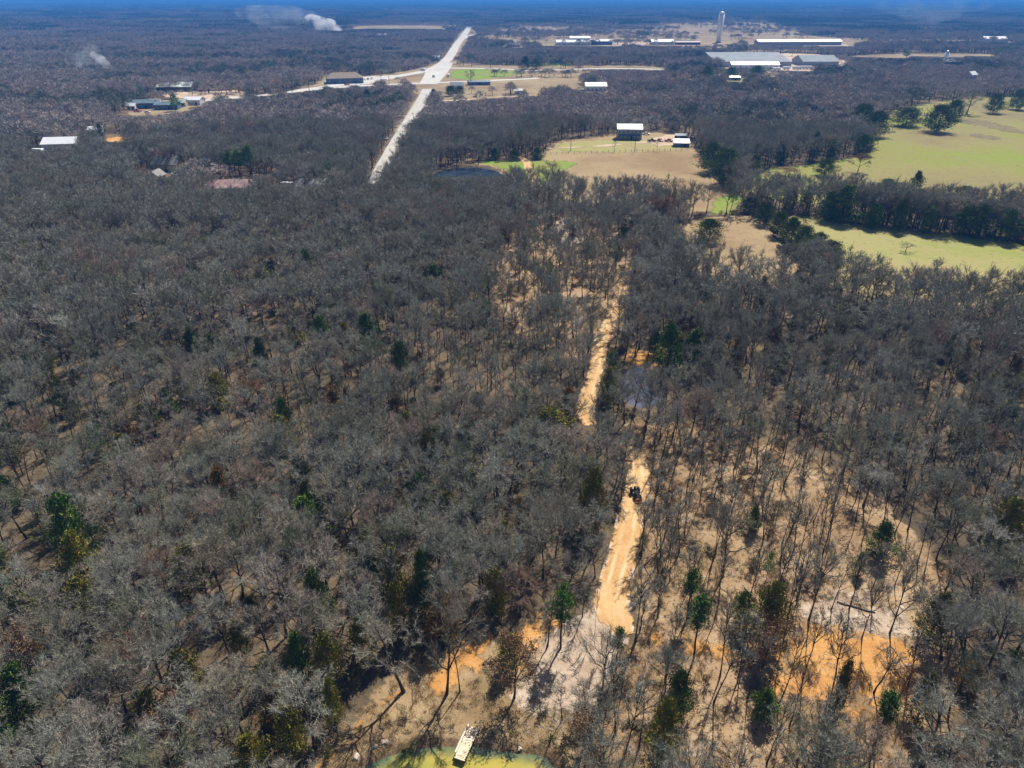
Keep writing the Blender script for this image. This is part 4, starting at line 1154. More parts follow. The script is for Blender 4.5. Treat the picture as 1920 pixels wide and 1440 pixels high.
for tx, ty, tw in CLEARFRONT:
    q = np.array([tx, ty]) / math.hypot(tx, ty); a_ = math.hypot(tx, ty) - (x * q[0] + y * q[1]); b_ = np.abs(x * q[1] - y * q[0])
    k &= ~((a_ > -.5) & (a_ < 6.5) & (b_ < tw + 1.3))
x, y, thin2 = x[k], y[k], thin2[k]
ht = RS.rand(90); h0, h1 = np.array(at(1556, 411)), np.array(at(1960, 459))     # the near face of the hedgerow
x = np.concatenate([x, h0[0] + (h1[0] - h0[0]) * ht + RS.normal(size=90) * 1.5]); y = np.concatenate([y, h0[1] + (h1[1] - h0[1]) * ht + RS.uniform(1, 9, 90)])
thin2 = np.concatenate([thin2, np.zeros(90, bool)])
hm = .86 + .36 * vnoise(x, y, 30) + RS.uniform(-.15, .15, len(x))
cap = viewcap(x, y) / 10.5
k = cap > .3
x, y, thin2, hm = x[k], y[k], thin2[k], np.minimum(hm, cap)[k]
sxy = RS.uniform(.85, 1.2, len(x)) * np.where(thin2, .8, 1) * np.clip(hm / .8, .5, 1)
pk = np.where(thin2 & (RS.rand(len(x)) < .5), 5, RS.randint(0, 5, len(x)))
tag(scatter('oak_woods', np.stack([x, y, hgt(x, y)], 1), rots(len(x)), np.stack([sxy, sxy, hm * .97], 1), pk, MIDP),
    'bare grey woods reaching from mid picture to the fields and houses', 'woods')

# far woods
FARP = []
def farproto(kind, parts, cm, spot, lab, h=10.0, r=3.7):
    (tv, tf), (cv, cf) = parts
    tm = mesh_np(kind + '_trunk', tv, [tf], M['bark'], True); c_ = mesh_np(kind + '_crown', cv, [cf], M[cm])
    PROTO.setdefault(kind, []).append((tm, c_, h, r))
    xx, yy = at(*spot)
    o = plant(kind, xx, yy, h, 2 * r, lab, var=len(PROTO[kind]) - 1, group='bare trees along the far woods')
    return list(o.children)
for kk, (sp, lab) in enumerate([((905, 262), 'bare tree inside the woods behind the dark pond'), ((560, 240), 'bare tree in the woods west of the county road'), ((1380, 215), 'bare tree in the woods behind the white shed'), ((330, 250), 'bare tree in the woods below the teal sheds'), ((1560, 230), 'bare tree in the woods left of the big pasture')]):
    FARP.append(farproto('bare_tree', lowtree(600 + kk, 330, 10.0, 3.9, .21, 1.5), ('twig_dark', 'twig_far', 'twig_far', 'twig_far', 'twig_rosy')[kk], sp, lab))
x, y = grid(MID, FAR, 7.3, 42)
k = ~blocked(x, y, -1.5)
k &= ~((vnoise(x, y, 32) > .78) & (RS.rand(len(x)) > .2))
for tx, ty, tr in TREES:
    if ty > MID * .8: k &= np.hypot(x - tx, y - ty) > max(2.0, tr)
x, y = x[k], y[k]
# loose lines and clumps of trees inside the far farmyards and verges
for q, step, lim in ((F_IND, 13, .47), (F_CROSS, 13, .60), (F_WARE, 15, .60), (F_YARD3, 10, .5), (F_YARD1, 9, .6), (F_YARD2, 9, .55), (F_YARD6, 7, .5)):
    lo, hi = q.min(0), q.max(0)
    ex = RS.uniform(lo[0], hi[0], int((hi - lo).prod() / step ** 2)); ey = RS.uniform(lo[1], hi[1], len(ex))
    m = inside(q, ex, ey) & (vnoise(ex, ey, 60 if q is F_IND else 30) > lim)
    for rd, wd in ((HWY, 14), (RAMP, 18)):
        for i in range(0, len(rd), 2): m &= np.hypot(ex - rd[i, 0], ey - rd[i, 1]) > wd
    for tx, ty, tr in BUILT: m &= np.hypot(ex - tx, (ey - ty) * .6) > tr
    uu, vv = to_px(ex, ey)
    m &= ~((uu > 1220) & (uu < 1500) & (vv < 78) & (RS.rand(len(ex)) < .6)) & ~((uu > 760) & (uu < 905) & (vv > 125) & (vv < 165))
    x = np.concatenate([x, ex[m]]); y = np.concatenate([y, ey[m]])
hm = .80 + .45 * vnoise(x, y, 45) + RS.uniform(-.24, .24, len(x))
cap = viewcap(x, y) / 10.5
k = cap > .25
x, y, hm = x[k], y[k], np.minimum(hm, cap)[k]
sxy = RS.uniform(.95, 1.5, len(x)) * np.clip(hm / .8, .45, 1.25)
tag(scatter('far_woods', np.stack([x, y, np.zeros(len(x))], 1), rots(len(x), .03), np.stack([sxy, sxy, hm], 1), np.clip((vnoise(x, y, 70) * .7 + vnoise(x, y, 24) * .3 - .5) * 11 + 2 + RS.normal(size=len(x)) * 1.0, 0, 4.4).astype(int), FARP),
    'bare woods beyond the fields and along the highway', 'woods')

# very far: blocks of woods, each block a loose mass of trees
def block(seed, side=70.0, cell=8.0, n=34, h=10.5):
    rng = np.random.RandomState(seed); parts = []
    g = np.arange(-side / 2 + cell / 2, side / 2, cell)
    for a in g:
        for b in g:
            hh = h * rng.uniform(.8, 1.2)
            _, (v, f) = lowtree(rng.randint(1 << 30), n, hh, 4.4, 1.0, 3.0)
            parts.append((v + np.array([a + rng.uniform(-3.5, 3.5), b + rng.uniform(-3, 3), 0]), f))
    return join(parts)
x, y = grid(FAR, 12500, 66, 41)
k = np.zeros(len(x), bool)
for p in (F_IND, F_CUT, F_CROSS): k |= sdist(p, x, y) > -20
x, y = x[~k], y[~k]
BL = []
for kk, (u, v) in enumerate([(200, 30), (1000, 26), (1700, 34)]):
    v_, f_ = block(700 + kk)
    o = link('woodlot', mesh_np('woodlot', v_, f_, M[['twig_far', 'twig_dark', 'twig_rosy'][kk]]))
    xx, yy = at(u, v); o.location = (xx, yy, 0)
    tag(o, ['blue-grey block of woods on the far left skyline', 'blue-grey block of woods beyond the end of the highway', 'blue-grey block of woods on the far right beyond the barns'][kk], 'woods', kind='stuff')
    BL.append([o])
hm = .65 + 1.5 * vnoise(x, y, 420) * vnoise(x, y, 130) + .35 * RS.rand(len(x))
tag(scatter('skyline_woods', np.stack([x, y, np.zeros(len(x))], 1), np.stack([np.zeros(len(x)), np.zeros(len(x)), RS.randint(0, 4, len(x)) * 1.5708], 1),
    np.stack([np.full(len(x), 1.05), np.full(len(x), 1.05), hm], 1), np.clip(((vnoise(x, y, 260) + .35 * vnoise(x, y * 2.2, 110)) * 3.2 - .75 + RS.uniform(-.5, .5, len(x))).astype(int), 0, 2)[:, None].ravel(), BL), 'blue hazy woods rolling to the horizon', 'woods')

# far evergreens and odd trees in the industrial fields: sparse individual bare trees
# underbrush, grass tufts, stones
def scatter_src(name, vf, mat, spot, lab, cat, kind='thing', h=None):
    v_, f_ = vf
    o = link(name, mesh_np(name, v_, f_, mat)); xx, yy = at(*spot)
    o.location = (xx, yy, float(hgt(np.array([xx]), np.array([yy]))[0]))
    return tag(o, lab, cat)
BR = [scatter_src('shrub', bush(800, 1.7, 1.3, 14, 26), M['brush'], (700, 1388), 'low twiggy brown shrub on the bank left of the pond', 'shrub'),
      scatter_src('shrub', bush(801, 1.3, 1.1, 12, 22, .03, 240), M['brush'], (1065, 1392), 'low leafy brown shrub at the right end of the pond', 'shrub'),
      scatter_src('shrub', bush(802, 2.3, 1.2, 12, 30), M['brush'], (1092, 1330), 'taller brown shrub at the lower edge of the sand', 'shrub')]
x, y = grid(36, 330, 3.0, 44)
k = ~blocked(x, y, 1.0)
th = inside(THIN1, x, y) | inside(THIN2, x, y)
k &= (vnoise(x, y, 9) > .36) & (RS.rand(len(x)) < np.where(th, .6, .72))
bx, by = at(920, 1250)
x2 = RS.uniform(-26, 12, 260); y2 = RS.uniform(48, 72, 260)
k2 = (sdist(POND1, x2, y2) < -.3) & (sdist(POND1, x2, y2) > -5) & inside(BANK, x2, y2) & (RS.rand(260) < .55)
x = np.concatenate([x[k], x2[k2]]); y = np.concatenate([y[k], y2[k2]])
n = len(x); s_ = RS.uniform(.5, 1.25, n); s_[-k2.sum():] *= .55
tag(scatter('underbrush', np.stack([x, y, hgt(x, y)], 1), rots(n, .06), np.stack([s_, s_, s_ * RS.uniform(.7, 1.2, n)], 1), RS.randint(0, 3, n), [[b] for b in BR]), 'low brown underbrush below the bare trees', 'underbrush')

LT = [scatter_src('fallen_branch', bush(820 + k, 2.6, .7, 7, 12, .05), M['bark_pale' if k else 'bark'], sp, lab, 'branch') for k, sp, lab in ((0, (1105, 1290), 'dark fallen branch on the sandy clearing'), (1, (1540, 1178), 'pale fallen branch on the sand of the right clearing'))]
for o_ in LT: o_.rotation_euler = (1.45, 0, o_.location.x); o_.location.z += .15
n = 1500
x = RS.uniform(-40, 62, n); y = RS.uniform(48, 125, n)
m = (inside(THIN1, x, y) | inside(BANK, x, y) | inside(SAND1, x, y)) & (sdist(POND1, x, y) < -.8) & (RS.rand(n) < .7)
for i in range(0, len(TRACK1), 2): m &= np.hypot(x - TRACK1[i, 0], y - TRACK1[i, 1]) > TRACK1[i, 2] * .5
x, y = x[m], y[m]; n = len(x); s_ = RS.uniform(.4, 1.1, n)
tag(scatter('branch_litter', np.stack([x, y, hgt(x, y) + .08], 1), np.stack([RS.uniform(1.35, 1.6, n), RS.normal(size=n) * .2, RS.uniform(0, 6.28, n)], 1), np.stack([s_] * 3, 1), RS.randint(0, 2, n), [[b] for b in LT]), 'fallen branches littering the open ground', 'branches')

def tuft(seed):
    rng = np.random.RandomState(seed); n = 46
    a = rng.normal(size=(n, 3)) * np.array([.22, .22, 0]); d = unit(np.stack([rng.normal(size=n) * .6, rng.normal(size=n) * .6, np.ones(n)], 1))
    v, f = slivers(a, a + d * rng.uniform(.2, .6, (n, 1)), .035, rng)
    return v, [f]
TF = [scatter_src('grass_tuft', tuft(k), M['grass'], sp, lab, 'grass tuft') for k, sp, lab in ((1, (660, 1395), 'dry straw grass tuft beside the foot path'), (2, (840, 1345), 'dry straw grass tuft on the bank above the dock'))]
n = 9000
x = RS.uniform(-32, 46, n); y = RS.uniform(46, 110, n)
m = (inside(BANK, x, y) | (inside(THIN1, x, y) & (RS.rand(n) < .75))) & (sdist(POND1, x, y) < -.3)
for q in (CLAY1, CLAY2, CLAY3): m &= ~inside(q, x, y)
m &= ~(inside(SAND1, x, y) & (RS.rand(n) < .85)) & (vnoise(x, y, 3) > .35)
for line, w in LINES[:1]:
    for i in range(0, len(line), 2): m &= np.hypot(x - line[i, 0], y - line[i, 1]) > line[i, 2] * .5
x, y = x[m], y[m]; n = len(x)
s_ = RS.uniform(.5, 1.3, n)
tag(scatter('dry_grass', np.stack([x, y, hgt(x, y)], 1), rots(n, .1), np.stack([s_] * 3, 1), RS.randint(0, 2, n), [[b] for b in TF]), 'dry straw-coloured grass tufts on the bank and under thin trees', 'grass')

def rock(seed, r=.3):
    rng = np.random.RandomState(seed)
    bm = bmesh.new(); bmesh.ops.create_icosphere(bm, subdivisions=2, radius=r)
    for v in bm.verts:
        k = 1 + .35 * math.sin(v.co.x * 9 + seed) * math.cos(v.co.y * 11 + seed * 2) + rng.uniform(-.1, .1)
        v.co *= k; v.co.z *= .6
    me = bpy.data.meshes.new('rock'); bm.to_mesh(me); bm.free(); me.materials.append(M['rock'])
    return me
for k, (u, v, s_, lab) in enumerate([(700, 1400, 1.6, 'brown boulder on the pond bank, left of the dock'), (722, 1392, 1.2, 'smaller boulder on the bank left of the dock'), (668, 1420, 1.5, 'boulder beside the foot path at the pond corner'), (975, 1402, .9, 'small stone on the pond edge right of the dock'), (1000, 1256, 1.0, 'dark stone in the shadow of the tall pine'), (1580, 1181, 1.1, 'pale stone on the sand of the right clearing'), (1632, 1182, .9, 'small pale stone under the forked tree of the right clearing'), (1702, 1248, 1.3, 'pale stone at the right rim of the orange clay'), (1510, 1150, .8, 'pale stone under the dark oak of the right clearing')]):
    xx, yy = at(u, v); o = link('rock', rock(k), None, (xx, yy, float(hgt(np.array([xx]), np.array([yy]))[0]) + .04)); o.scale = (s_,) * 3; o.rotation_euler[2] = k
    tag(o, lab, 'rock')

# fallen logs
def log(u0, v0, u1, v1, r, lab):
    a = at(u0, v0); b = at(u1, v1)
    mb = MB(); rr = random.Random(u0); pts = []
    for i in range(6):
        q = i / 5; pts.append((a[0] * (1 - q) + b[0] * q + rr.uniform(-.08, .08), a[1] * (1 - q) + b[1] * q + rr.uniform(-.08, .08), r * .8 + rr.uniform(0, .08)))
    mb.tube(pts, [r * (1 - .1 * i) for i in range(6)], 8)
    for i in (1, 2, 3, 4):
        p = Vector(pts[i]); mb.tube([p, p + Vector((rr.uniform(-.8, .8), rr.uniform(-.8, .8), rr.uniform(.3, .9)))], [r * .4, r * .1], 5)
    o = mb.build('fallen_log', M['bark']); tag(o, lab, 'log')
log(1568, 1130, 1640, 1150, .13, 'dark fallen trunk lying above the pale sand of the right clearing')
log(905, 1246, 960, 1232, .16, 'fallen branchy log behind the russet tree')
log(1186, 866, 1150, 862, .14, 'pale fallen log across the top of the lower track')

# ------------------------------------------------------------------ dock
a = Vector((*at(889, 1364, .15), 0)); b = Vector((*at(861, 1424, .15), 0))
dd = (b - a); L_ = dd.length; yaw = math.atan2(dd.y, dd.x)
dock = thing('dock', 'pale wooden fishing dock reaching into the green pond', 'dock', (*((a + b) / 2).xy, 0), yaw)
mb = MB(); npl = int(L_ / .19)
rr = random.Random(3)
for i in range(npl):
    mb.box((-L_ / 2 + (i + .5) * L_ / npl, rr.uniform(-.03, .03), .15 + rr.uniform(-.008, .008)), (L_ / npl - .025, 1.25, .04))
mb.build('deck', M['wood'], dock)
mb = MB()
for sy in (-.55, .55): mb.box((0, sy, .03), (L_, .09, .19))
mb.box((L_ / 2 + .03, 0, .02), (.06, 1.25, .30)); mb.build('joist', M['wood_dark'], dock)
for sy, x0, x1 in ((.74, -L_ / 2 - .1, L_ / 2 - .55), (-.60, -L_ / 2 + .9, L_ / 2 - 1.4)):
    mb = MB(); mb.tube([(x0, -sy, .24), ((x0 + x1) / 2, -sy - .02, .26), (x1, -sy, .23)], [.10, .12, .11] if sy > 0 else [.05, .06, .05], 9)
    mb.build('side_rail', M['wood_pale'], dock)
for px_ in (-L_ / 2 + .3, 0, L_ / 2 - .25):
    for sy in (-.60, .60):
        mb = MB(); mb.tube([(px_, sy, -1.1), (px_, sy, .20)], .07, 8); mb.build('post', M['wood_dark'], dock)
mb = MB(); mb.box((L_ / 2 - .75, -.1, .196), (.75, .7, .03)); mb.box((L_ / 2 - .75, -.1, .225), (.55, .5, .03)); mb.build('hatch', M['wood'], dock, .01)
mb = MB()
for k in range(3): mb.box((-.8 + .32 * k, .05, .20), (.2, .8 - .2 * k, .05), .3 * k)
mb.build('loose_board', M['wood_pale'], dock)
o = MB(); o.tube([(0, 0, -.2), (0, 0, .75)], .07, 8); o = o.build('mooring_post', M['red_paint'])
px_ = at(876, 1368); o.location = (px_[0], px_[1], 0); tag(o, 'short dark red post at the shore end of the dock', 'post')

# ------------------------------------------------------------------ tractor on the track
tx, ty = at(1192, 930)
tr = thing('tractor', 'dark compact tractor with roll bar parked on the orange track', 'tractor', (tx, ty, .1), R(8)); tr.scale = (.82,) * 3
mb = MB()
mb.prism([(-1.55, .62), (-1.6, 1.0), (-1.5, 1.28), (-.1, 1.38), (.05, 1.0), (.05, .6)], .72, axis='x'); mb.build('hood', M['dark_paint'], tr, .05)
mb = MB(); mb.box((0, -.1, .55), (.5, 2.6, .35)); mb.box((0, .75, .75), (1.0, 1.0, .30)); mb.build('chassis', M['dark_paint'], tr, .03)
def wheel(name, x0, y0, r, w, parent):
    mb = MB()
    prof = [(.55, -.5), (.92, -.5), (1, -.32), (1, .32), (.92, .5), (.55, .5)]
    n = 22; vs = []; fs = []
    for i in range(n):
        t_ = 2 * math.pi * i / n
        for k, (q, s2) in enumerate(prof):
            lug = 1.0 + (.04 if (i % 2 and k in (2, 3)) else 0)
            vs.append((x0 + s2 * w, y0 + math.cos(t_) * r * q * lug, r + math.sin(t_) * r * q * lug))
    m_ = len(prof)
    for i in range(n):
        for k in range(m_):
            fs.append((i * m_ + k, i * m_ + (k + 1) % m_, ((i + 1) % n) * m_ + (k + 1) % m_, ((i + 1) % n) * m_ + k))
    mb.add(vs, fs); w_ = mb.build(name, M['rubber'], parent)
    mb = MB(); mb.tube([(x0 - w * .22, y0, r), (x0 + w * .22, y0, r)], r * .57, 14); mb.build('rim', M['orange_paint'] if r > .4 else M['steel'], w_)
for sx in (-1, 1):
    wheel('wheel', sx * .78, .85, .62, .38, tr); wheel('wheel', sx * .62, -1.15, .42, .26, tr)
    mb = MB(); mb.prism([(.2, 1.0), (.35, 1.30), (1.3, 1.34), (1.5, 1.0), (1.45, 1.0), (1.27, 1.28), (.38, 1.24), (.27, 1.0)], .40, (sx * .76, 0, 0)); mb.build('fender', M['dark_paint'], tr)
mb = MB(); mb.tube([(-.5, 1.2, .8), (-.5, 1.2, 2.25), (-.42, 1.2, 2.35), (.42, 1.2, 2.35), (.5, 1.2, 2.25), (.5, 1.2, .8)], .045, 8); mb.build('roll_bar', M['dark_paint'], tr)
mb = MB(); mb.box((0, .8, 1.02), (.5, .5, .14)); mb.box((0, 1.05, 1.32), (.5, .12, .55), 0, -.15); mb.build('seat', M['rubber'], tr, .04)
mb = MB(); mb.tube([(0, .25, 1.1), (0, .42, 1.42)], .025, 6)
mb.tube([(.2 * math.cos(q * .523), .45 + .06 * math.sin(q * .523), 1.43 + .19 * math.sin(q * .523)) for q in range(13)], .018, 6, False); mb.build('steering_wheel', M['rubber'], tr)
for sx in (-.22, .22):
    mb = MB(); mb.tube([(sx, -1.60, 1.08), (sx, -1.64, 1.08)], .08, 10); mb.build('headlight', M['white_paint'], tr)
mb = MB()
for sx in (-.42, .42): mb.tube([(sx, .1, 1.1), (sx, -.9, 1.25), (sx, -1.8, .55), (sx, -2.0, .4)], .055, 6)
mb.tube([(-.42, -1.5, .75), (.42, -1.5, .75)], .05, 6); mb.build('loader_arm', M['dark_paint'], tr)
mb = MB(); mb.prism([(-2.0, .62), (-2.05, .2), (-2.55, .12), (-2.6, .16), (-2.12, .26), (-2.06, .62)], 1.5); mb.build('bucket', M['orange_paint'], tr)
mb = MB(); mb.tube([(.26, -1.0, 1.3), (.26, -1.0, 1.85)], .035, 8); mb.build('exhaust_pipe', M['steel'], tr)

# ------------------------------------------------------------------ buildings
def building(name, label, cat, u, v, w, d, hw, hr, wall, roof, yaw=0.0, win=3, doors=1, hip=0.0, group=None, lean=False, over=.4, wz=None, chimney=False):
    """u, v: photo pixel of the middle of the near wall's foot; ridge runs along local x"""
    bx, by = at(u, v)
    cx = bx - math.sin(yaw) * d / 2; cy = by + math.cos(yaw) * d / 2
    b = thing(name, label, cat, (cx, cy, 0), yaw, group)
    mb = MB()
    prof = [(-d / 2, -.3), (d / 2, -.3), (d / 2, hw), (0, hw + hr), (-d / 2, hw)]
    if lean: prof = [(-d / 2, -.3), (d / 2, -.3), (d / 2, hw + hr), (-d / 2, hw)]
    if hip: mb.box((0, 0, hw / 2 - .15), (w, d, hw + .3))
    else: mb.prism(prof, w)
    mb.build('wall', wall, b)
    mb = MB(); th = .18
    if hip:
        k = w / 2 - hip * d / 2
        e = [(-w / 2 - over, -d / 2 - over, hw), (w / 2 + over, -d / 2 - over, hw), (w / 2 + over, d / 2 + over, hw), (-w / 2 - over, d / 2 + over, hw)]
        lo = [(q[0], q[1], q[2] - .15) for q in e]
        mb.add(e + [(-k, 0, hw + hr), (k, 0, hw + hr)] + lo, [(0, 1, 5, 4), (2, 3, 4, 5), (1, 2, 5), (3, 0, 4), (6, 7, 1, 0), (7, 8, 2, 1), (8, 9, 3, 2), (9, 6, 0, 3), (9, 8, 7, 6)])
    elif lean:
        s_ = hr / d; y0, y1 = -d / 2 - over, d / 2 + over
        mb.prism([(y0, hw - over * s_ + .02), (y1, hw + hr + over * s_ + .02), (y1, hw + hr + over * s_ + th), (y0, hw - over * s_ + th)], w + 2 * over)
    else:
        s_ = hr / (d / 2); y0 = d / 2 + over; z0 = hw - over * s_
        mb.prism([(-y0, z0 + .02), (0, hw + hr + .02), (y0, z0 + .02), (y0, z0 + .02 + th), (0, hw + hr + .02 + th), (-y0, z0 + .02 + th)], w + 2 * over)
    rf = mb.build('roof', roof, b)
    if chimney:
        mb = MB(); mb.box((w * .22, d * .1, hw + hr * .9), (.8, .8, 1.6)); mb.build('chimney', M['dark_wall'], rf)
    fy = -d / 2 - .03
    slots = max(1, win + doors)
    for k in range(slots):
        xx = -w / 2 + (k + .5) * w / slots
        isd = doors and k in [int((j + .5) * slots / doors) for j in range(doors)]
        if isd:
            dh = min(2.2, hw * .85); mb = MB(); mb.box((xx, fy + .01, dh / 2), (min(1.2, w / slots * .7), .06, dh)); mb.build('door', M['dark_paint'], b)
        else:
            hs = [min(1.6, hw * .6)] if hw < 4.6 else [1.7, hw - 1.4]
            for hz in hs:
                mb = MB(); mb.box((xx, fy, hz), (min(1.5, w / slots * .6), .08, 1.2)); o = mb.build('window', M['white_paint'], b)
                mb = MB(); mb.box((xx, fy - .03, hz), (min(1.3, w / slots * .5), .06, 1.0)); mb.build('pane', M['glass'], o)
    return b

# farmhouse by the hay field
hs = building('house', 'two-storey grey house with bright white roof above the hay field', 'house', 1180, 262, 14.5, 9, 6.0, 2.2, M['grey_wall'], M['white_roof'], R(-4), 5, 1)
mb = MB(); mb.box((0, -6.0, 2.75), (12.5, 2.9, .16), 0, .09); p_ = mb.build('porch_roof', M['blue_wall'], hs)
for k in range(5):
    mb = MB(); mb.box((-5.8 + k * 2.9, -7.2, 1.3), (.16, .16, 2.6)); mb.build('porch_post', M['grey_wall'], hs)
building('shed', 'low shed with sloping white roof right of the parked cars', 'shed', 1278, 276, 8.5, 6, 2.2, 1.2, M['blue_wall'], M['white_roof'], R(-6), 1, 1, lean=True)
building('shed', 'small blue-roofed shed behind the white lean-to shed', 'shed', 1277, 262, 7, 4, 2.3, .8, M['dark_paint'], M['teal_roof'], R(-6), 1, 1)
building('house', 'white house with white roof alone in a clearing by the woods', 'house', 1118, 171, 19, 13, 4.2, 2.5, M['white_wall'], M['white_roof'], R(3), 4, 1)
building('shed', 'dark red shed peeking over the white house roof', 'shed', 1117, 160, 11, 8, 5.5, 2.2, M['red_paint'], M['red_paint'], R(3), 0, 1)
building('store', 'long roadside store with brown hip roof and dark end wall', 'store', 648, 157, 35, 22, 5.0, 4.5, M['blue_wall'], M['brown_roof'], R(16), 5, 2, hip=.55)
building('house', 'house with patchy pale roof and dark brick walls, far left', 'house', 327, 172, 30, 16, 4, 3.2, M['dark_wall'], M['patch_roof'], R(6), 4, 1, chimney=True)
building('shed', 'white shed behind the patchy-roofed house', 'shed', 346, 161, 15, 8, 3.5, 1.8, M['white_wall'], M['white_roof'], R(6), 1, 1)
building('barn', 'teal-roofed shed at the left of the sheds row', 'barn', 270, 204, 15, 9, 4, 2, M['blue_wall'], M['teal_roof'], R(10), 3, 1)
building('barn', 'teal-roofed shed in the middle of the sheds row', 'barn', 312, 206, 17, 9, 3.5, 1.8, M['blue_wall'], M['teal_roof'], R(6), 3, 1)
building('house', 'small white house between the two teal-roofed sheds', 'house', 291, 199, 8, 7, 3, 2, M['white_wall'], M['grey_roof'], R(12), 2, 1)
building('shed', 'little white shed left of the teal-roofed sheds', 'shed', 246, 206, 6, 5, 2.8, 1.5, M['white_wall'], M['white_roof'], R(5), 1, 1)
building('house', 'low tan house between the teal sheds and the white-roofed shed', 'house', 337, 200, 9, 7, 3, 2, M['tan_wall'], M['patch_roof'], R(4), 2, 1)
building('barn', 'white-roofed shed at the right end of the sheds row', 'barn', 361, 197, 13, 9, 3.8, 1.8, M['white_wall'], M['white_roof'], R(-8), 1, 1)
building('barn', 'barn with dazzling white roof at the far left', 'barn', 112, 286, 17, 12, 4.5, 2.6, M['grey_wall'], M['white_roof'], R(8), 2, 1)
building('house', 'grey-shingled house among trees below the pines', 'house', 306, 322, 14, 9, 3.4, 3.4, M['tan_wall'], M['grey_roof'], R(-3), 3, 1)
building('garage', 'small tan garage with steep gable beside the grey-roofed house', 'garage', 306, 340, 6, 6, 2.8, 2.2, M['tan_wall'], M['grey_roof'], R(80), 1, 1)
building('house', 'low house under a faded rosy roof below the three pines', 'house', 425, 366, 17, 10, 3.0, 2.4, M['tan_wall'], M['pink_roof'], R(4), 3, 1)
building('shed', 'small pale shed beside a dark cedar on the left', 'shed', 180, 252, 8, 6, 2.8, 1.6, M['white_wall'], M['white_roof'], R(15), 1, 1)
building('house', 'pale-roofed house hidden in trees right of the rosy roof', 'house', 590, 362, 14, 9, 3, 2.2, M['white_wall'], M['grey_roof'], R(5), 3, 1)
building('house', 'small blue-grey roofed house beside the crossroads', 'house', 857, 168, 12, 9, 3.5, 2.4, M['white_wall'], M['steel_roof'], R(5), 2, 1)
building('trailer_home', 'long teal trailer home behind the crossroads tree', 'trailer home', 898, 160, 22, 7, 3, 1, M['blue_wall'], M['teal_roof'], R(4), 4, 1)
building('trailer_home', 'small white trailer home before the warehouse', 'trailer home', 1378, 151, 11, 5, 3, .9, M['blue_wall'], M['white_roof'], R(-4), 2, 1)
building('shed', 'tiny white shed beside the pale driveway', 'shed', 972, 177, 7, 5, 3, 1.3, M['white_wall'], M['white_roof'], R(0), 0, 1)
building('warehouse', 'vast grey steel-roofed warehouse with shallow gable', 'warehouse', 1412, 126, 92, 110, 6, 7, M['grey_wall'], M['steel_roof'], R(0), 4, 3, over=.6)
building('warehouse', 'long bright white-roofed front wing of the grey warehouse', 'warehouse', 1416, 130, 56, 13, 5, 2.4, M['white_wall'], M['white_roof'], R(0), 6, 2)
building('barn', 'grey round-backed barn behind trees right of the warehouse', 'barn', 1538, 124, 44, 40, 5, 6, M['grey_wall'], M['steel_roof'], R(0), 0, 1)
building('poultry_barn', 'very long white-roofed open-bay barn right of the water tower', 'barn', 1500, 85, 150, 22, 6, 3, M['grey_wall'], M['white_roof'], R(4), 14, 2, over=1.0)
building('barn', 'long white-roofed barn, left one of the white farm group', 'barn', 1076, 85, 62, 24, 5, 3, M['white_wall'], M['white_roof'], R(2), 4, 2)
building('barn', 'white-roofed barn behind the long white barn', 'barn', 1088, 77, 40, 24, 5, 3, M['white_wall'], M['white_roof'], R(2), 3, 1)
building('barn', 'white-roofed barn with dark blue wall, right one of the white farm group', 'barn', 1126, 84.5, 42, 26, 6, 2.5, M['blue_wall'], M['white_roof'], R(2), 3, 1)
building('barn', 'white barn between the white farm group and the water tower', 'barn', 1243, 84, 40, 22, 5, 3, M['white_wall'], M['white_roof'], R(3), 3, 1)
building('barn', 'low white building left of the white farm group', 'barn', 963, 88, 24, 12, 4, 2, M['white_wall'], M['white_roof'], R(0), 2, 1)
building('barn', 'small white barn beside the end of the highway', 'barn', 845, 56, 26, 18, 6, 4, M['white_wall'], M['white_roof'], R(0), 1, 1)
building('barn', 'tiny white buildings in far woods left of the highway', 'barn', 705, 72, 42, 16, 5, 3, M['white_wall'], M['white_roof'], R(8), 2, 1)
building('barn', 'white roof in front of far green trees left of the highway', 'barn', 735, 94, 30, 12, 4.5, 2.5, M['white_wall'], M['white_roof'], R(4), 2, 1)
building('barn', 'white barn by the curve of the highway', 'barn', 818, 113, 10, 8, 4, 2, M['white_wall'], M['white_roof'], R(12), 1, 1)
building('barn', 'wide white barn roof on the far right skyline', 'barn', 1868, 80, 42, 24, 6, 4, M['white_wall'], M['white_roof'], R(0), 2, 1)
building('barn', 'white farm building beside the silo at the right', 'barn', 1786, 123, 22, 12, 4.5, 2.5, M['grey_wall'], M['white_roof'], R(-2), 2, 1)
building('house', 'small white-fronted house in trees below the silo', 'house', 1826, 148, 10, 8, 4, 3, M['white_wall'], M['white_roof'], R(30), 2, 1)
building('barn', 'long low brown barn in the field left of the water tower', 'barn', 1290, 84, 44, 10, 4, 1.6, M['dark_wall'], M['pink_roof'], R(0), 0, 2)
building('carport', 'dark flat carport over the far green lawn', 'carport', 1052, 118, 30, 10, 5, .6, M['dark_paint'], M['dark_paint'], R(0), 0, 1, lean=True)

# silo
sx_, sy_ = at(1771, 121)
o = thing('silo', 'grey concrete silo standing beside the white farm building', 'silo', (sx_, sy_, 0))
mb = MB(); mb.tube([(0, 0, -.3), (0, 0, 14)], 2.6, 20); mb.build('shaft', M['tank'], o, 0, True)
mb = MB(); mb.tube([(0, 0, 14), (0, 0, 15), (0, 0, 15.8), (0, 0, 16.1)], [2.7, 2.2, 1.2, .1], 20); mb.build('dome', M['steel'], o, 0, True)

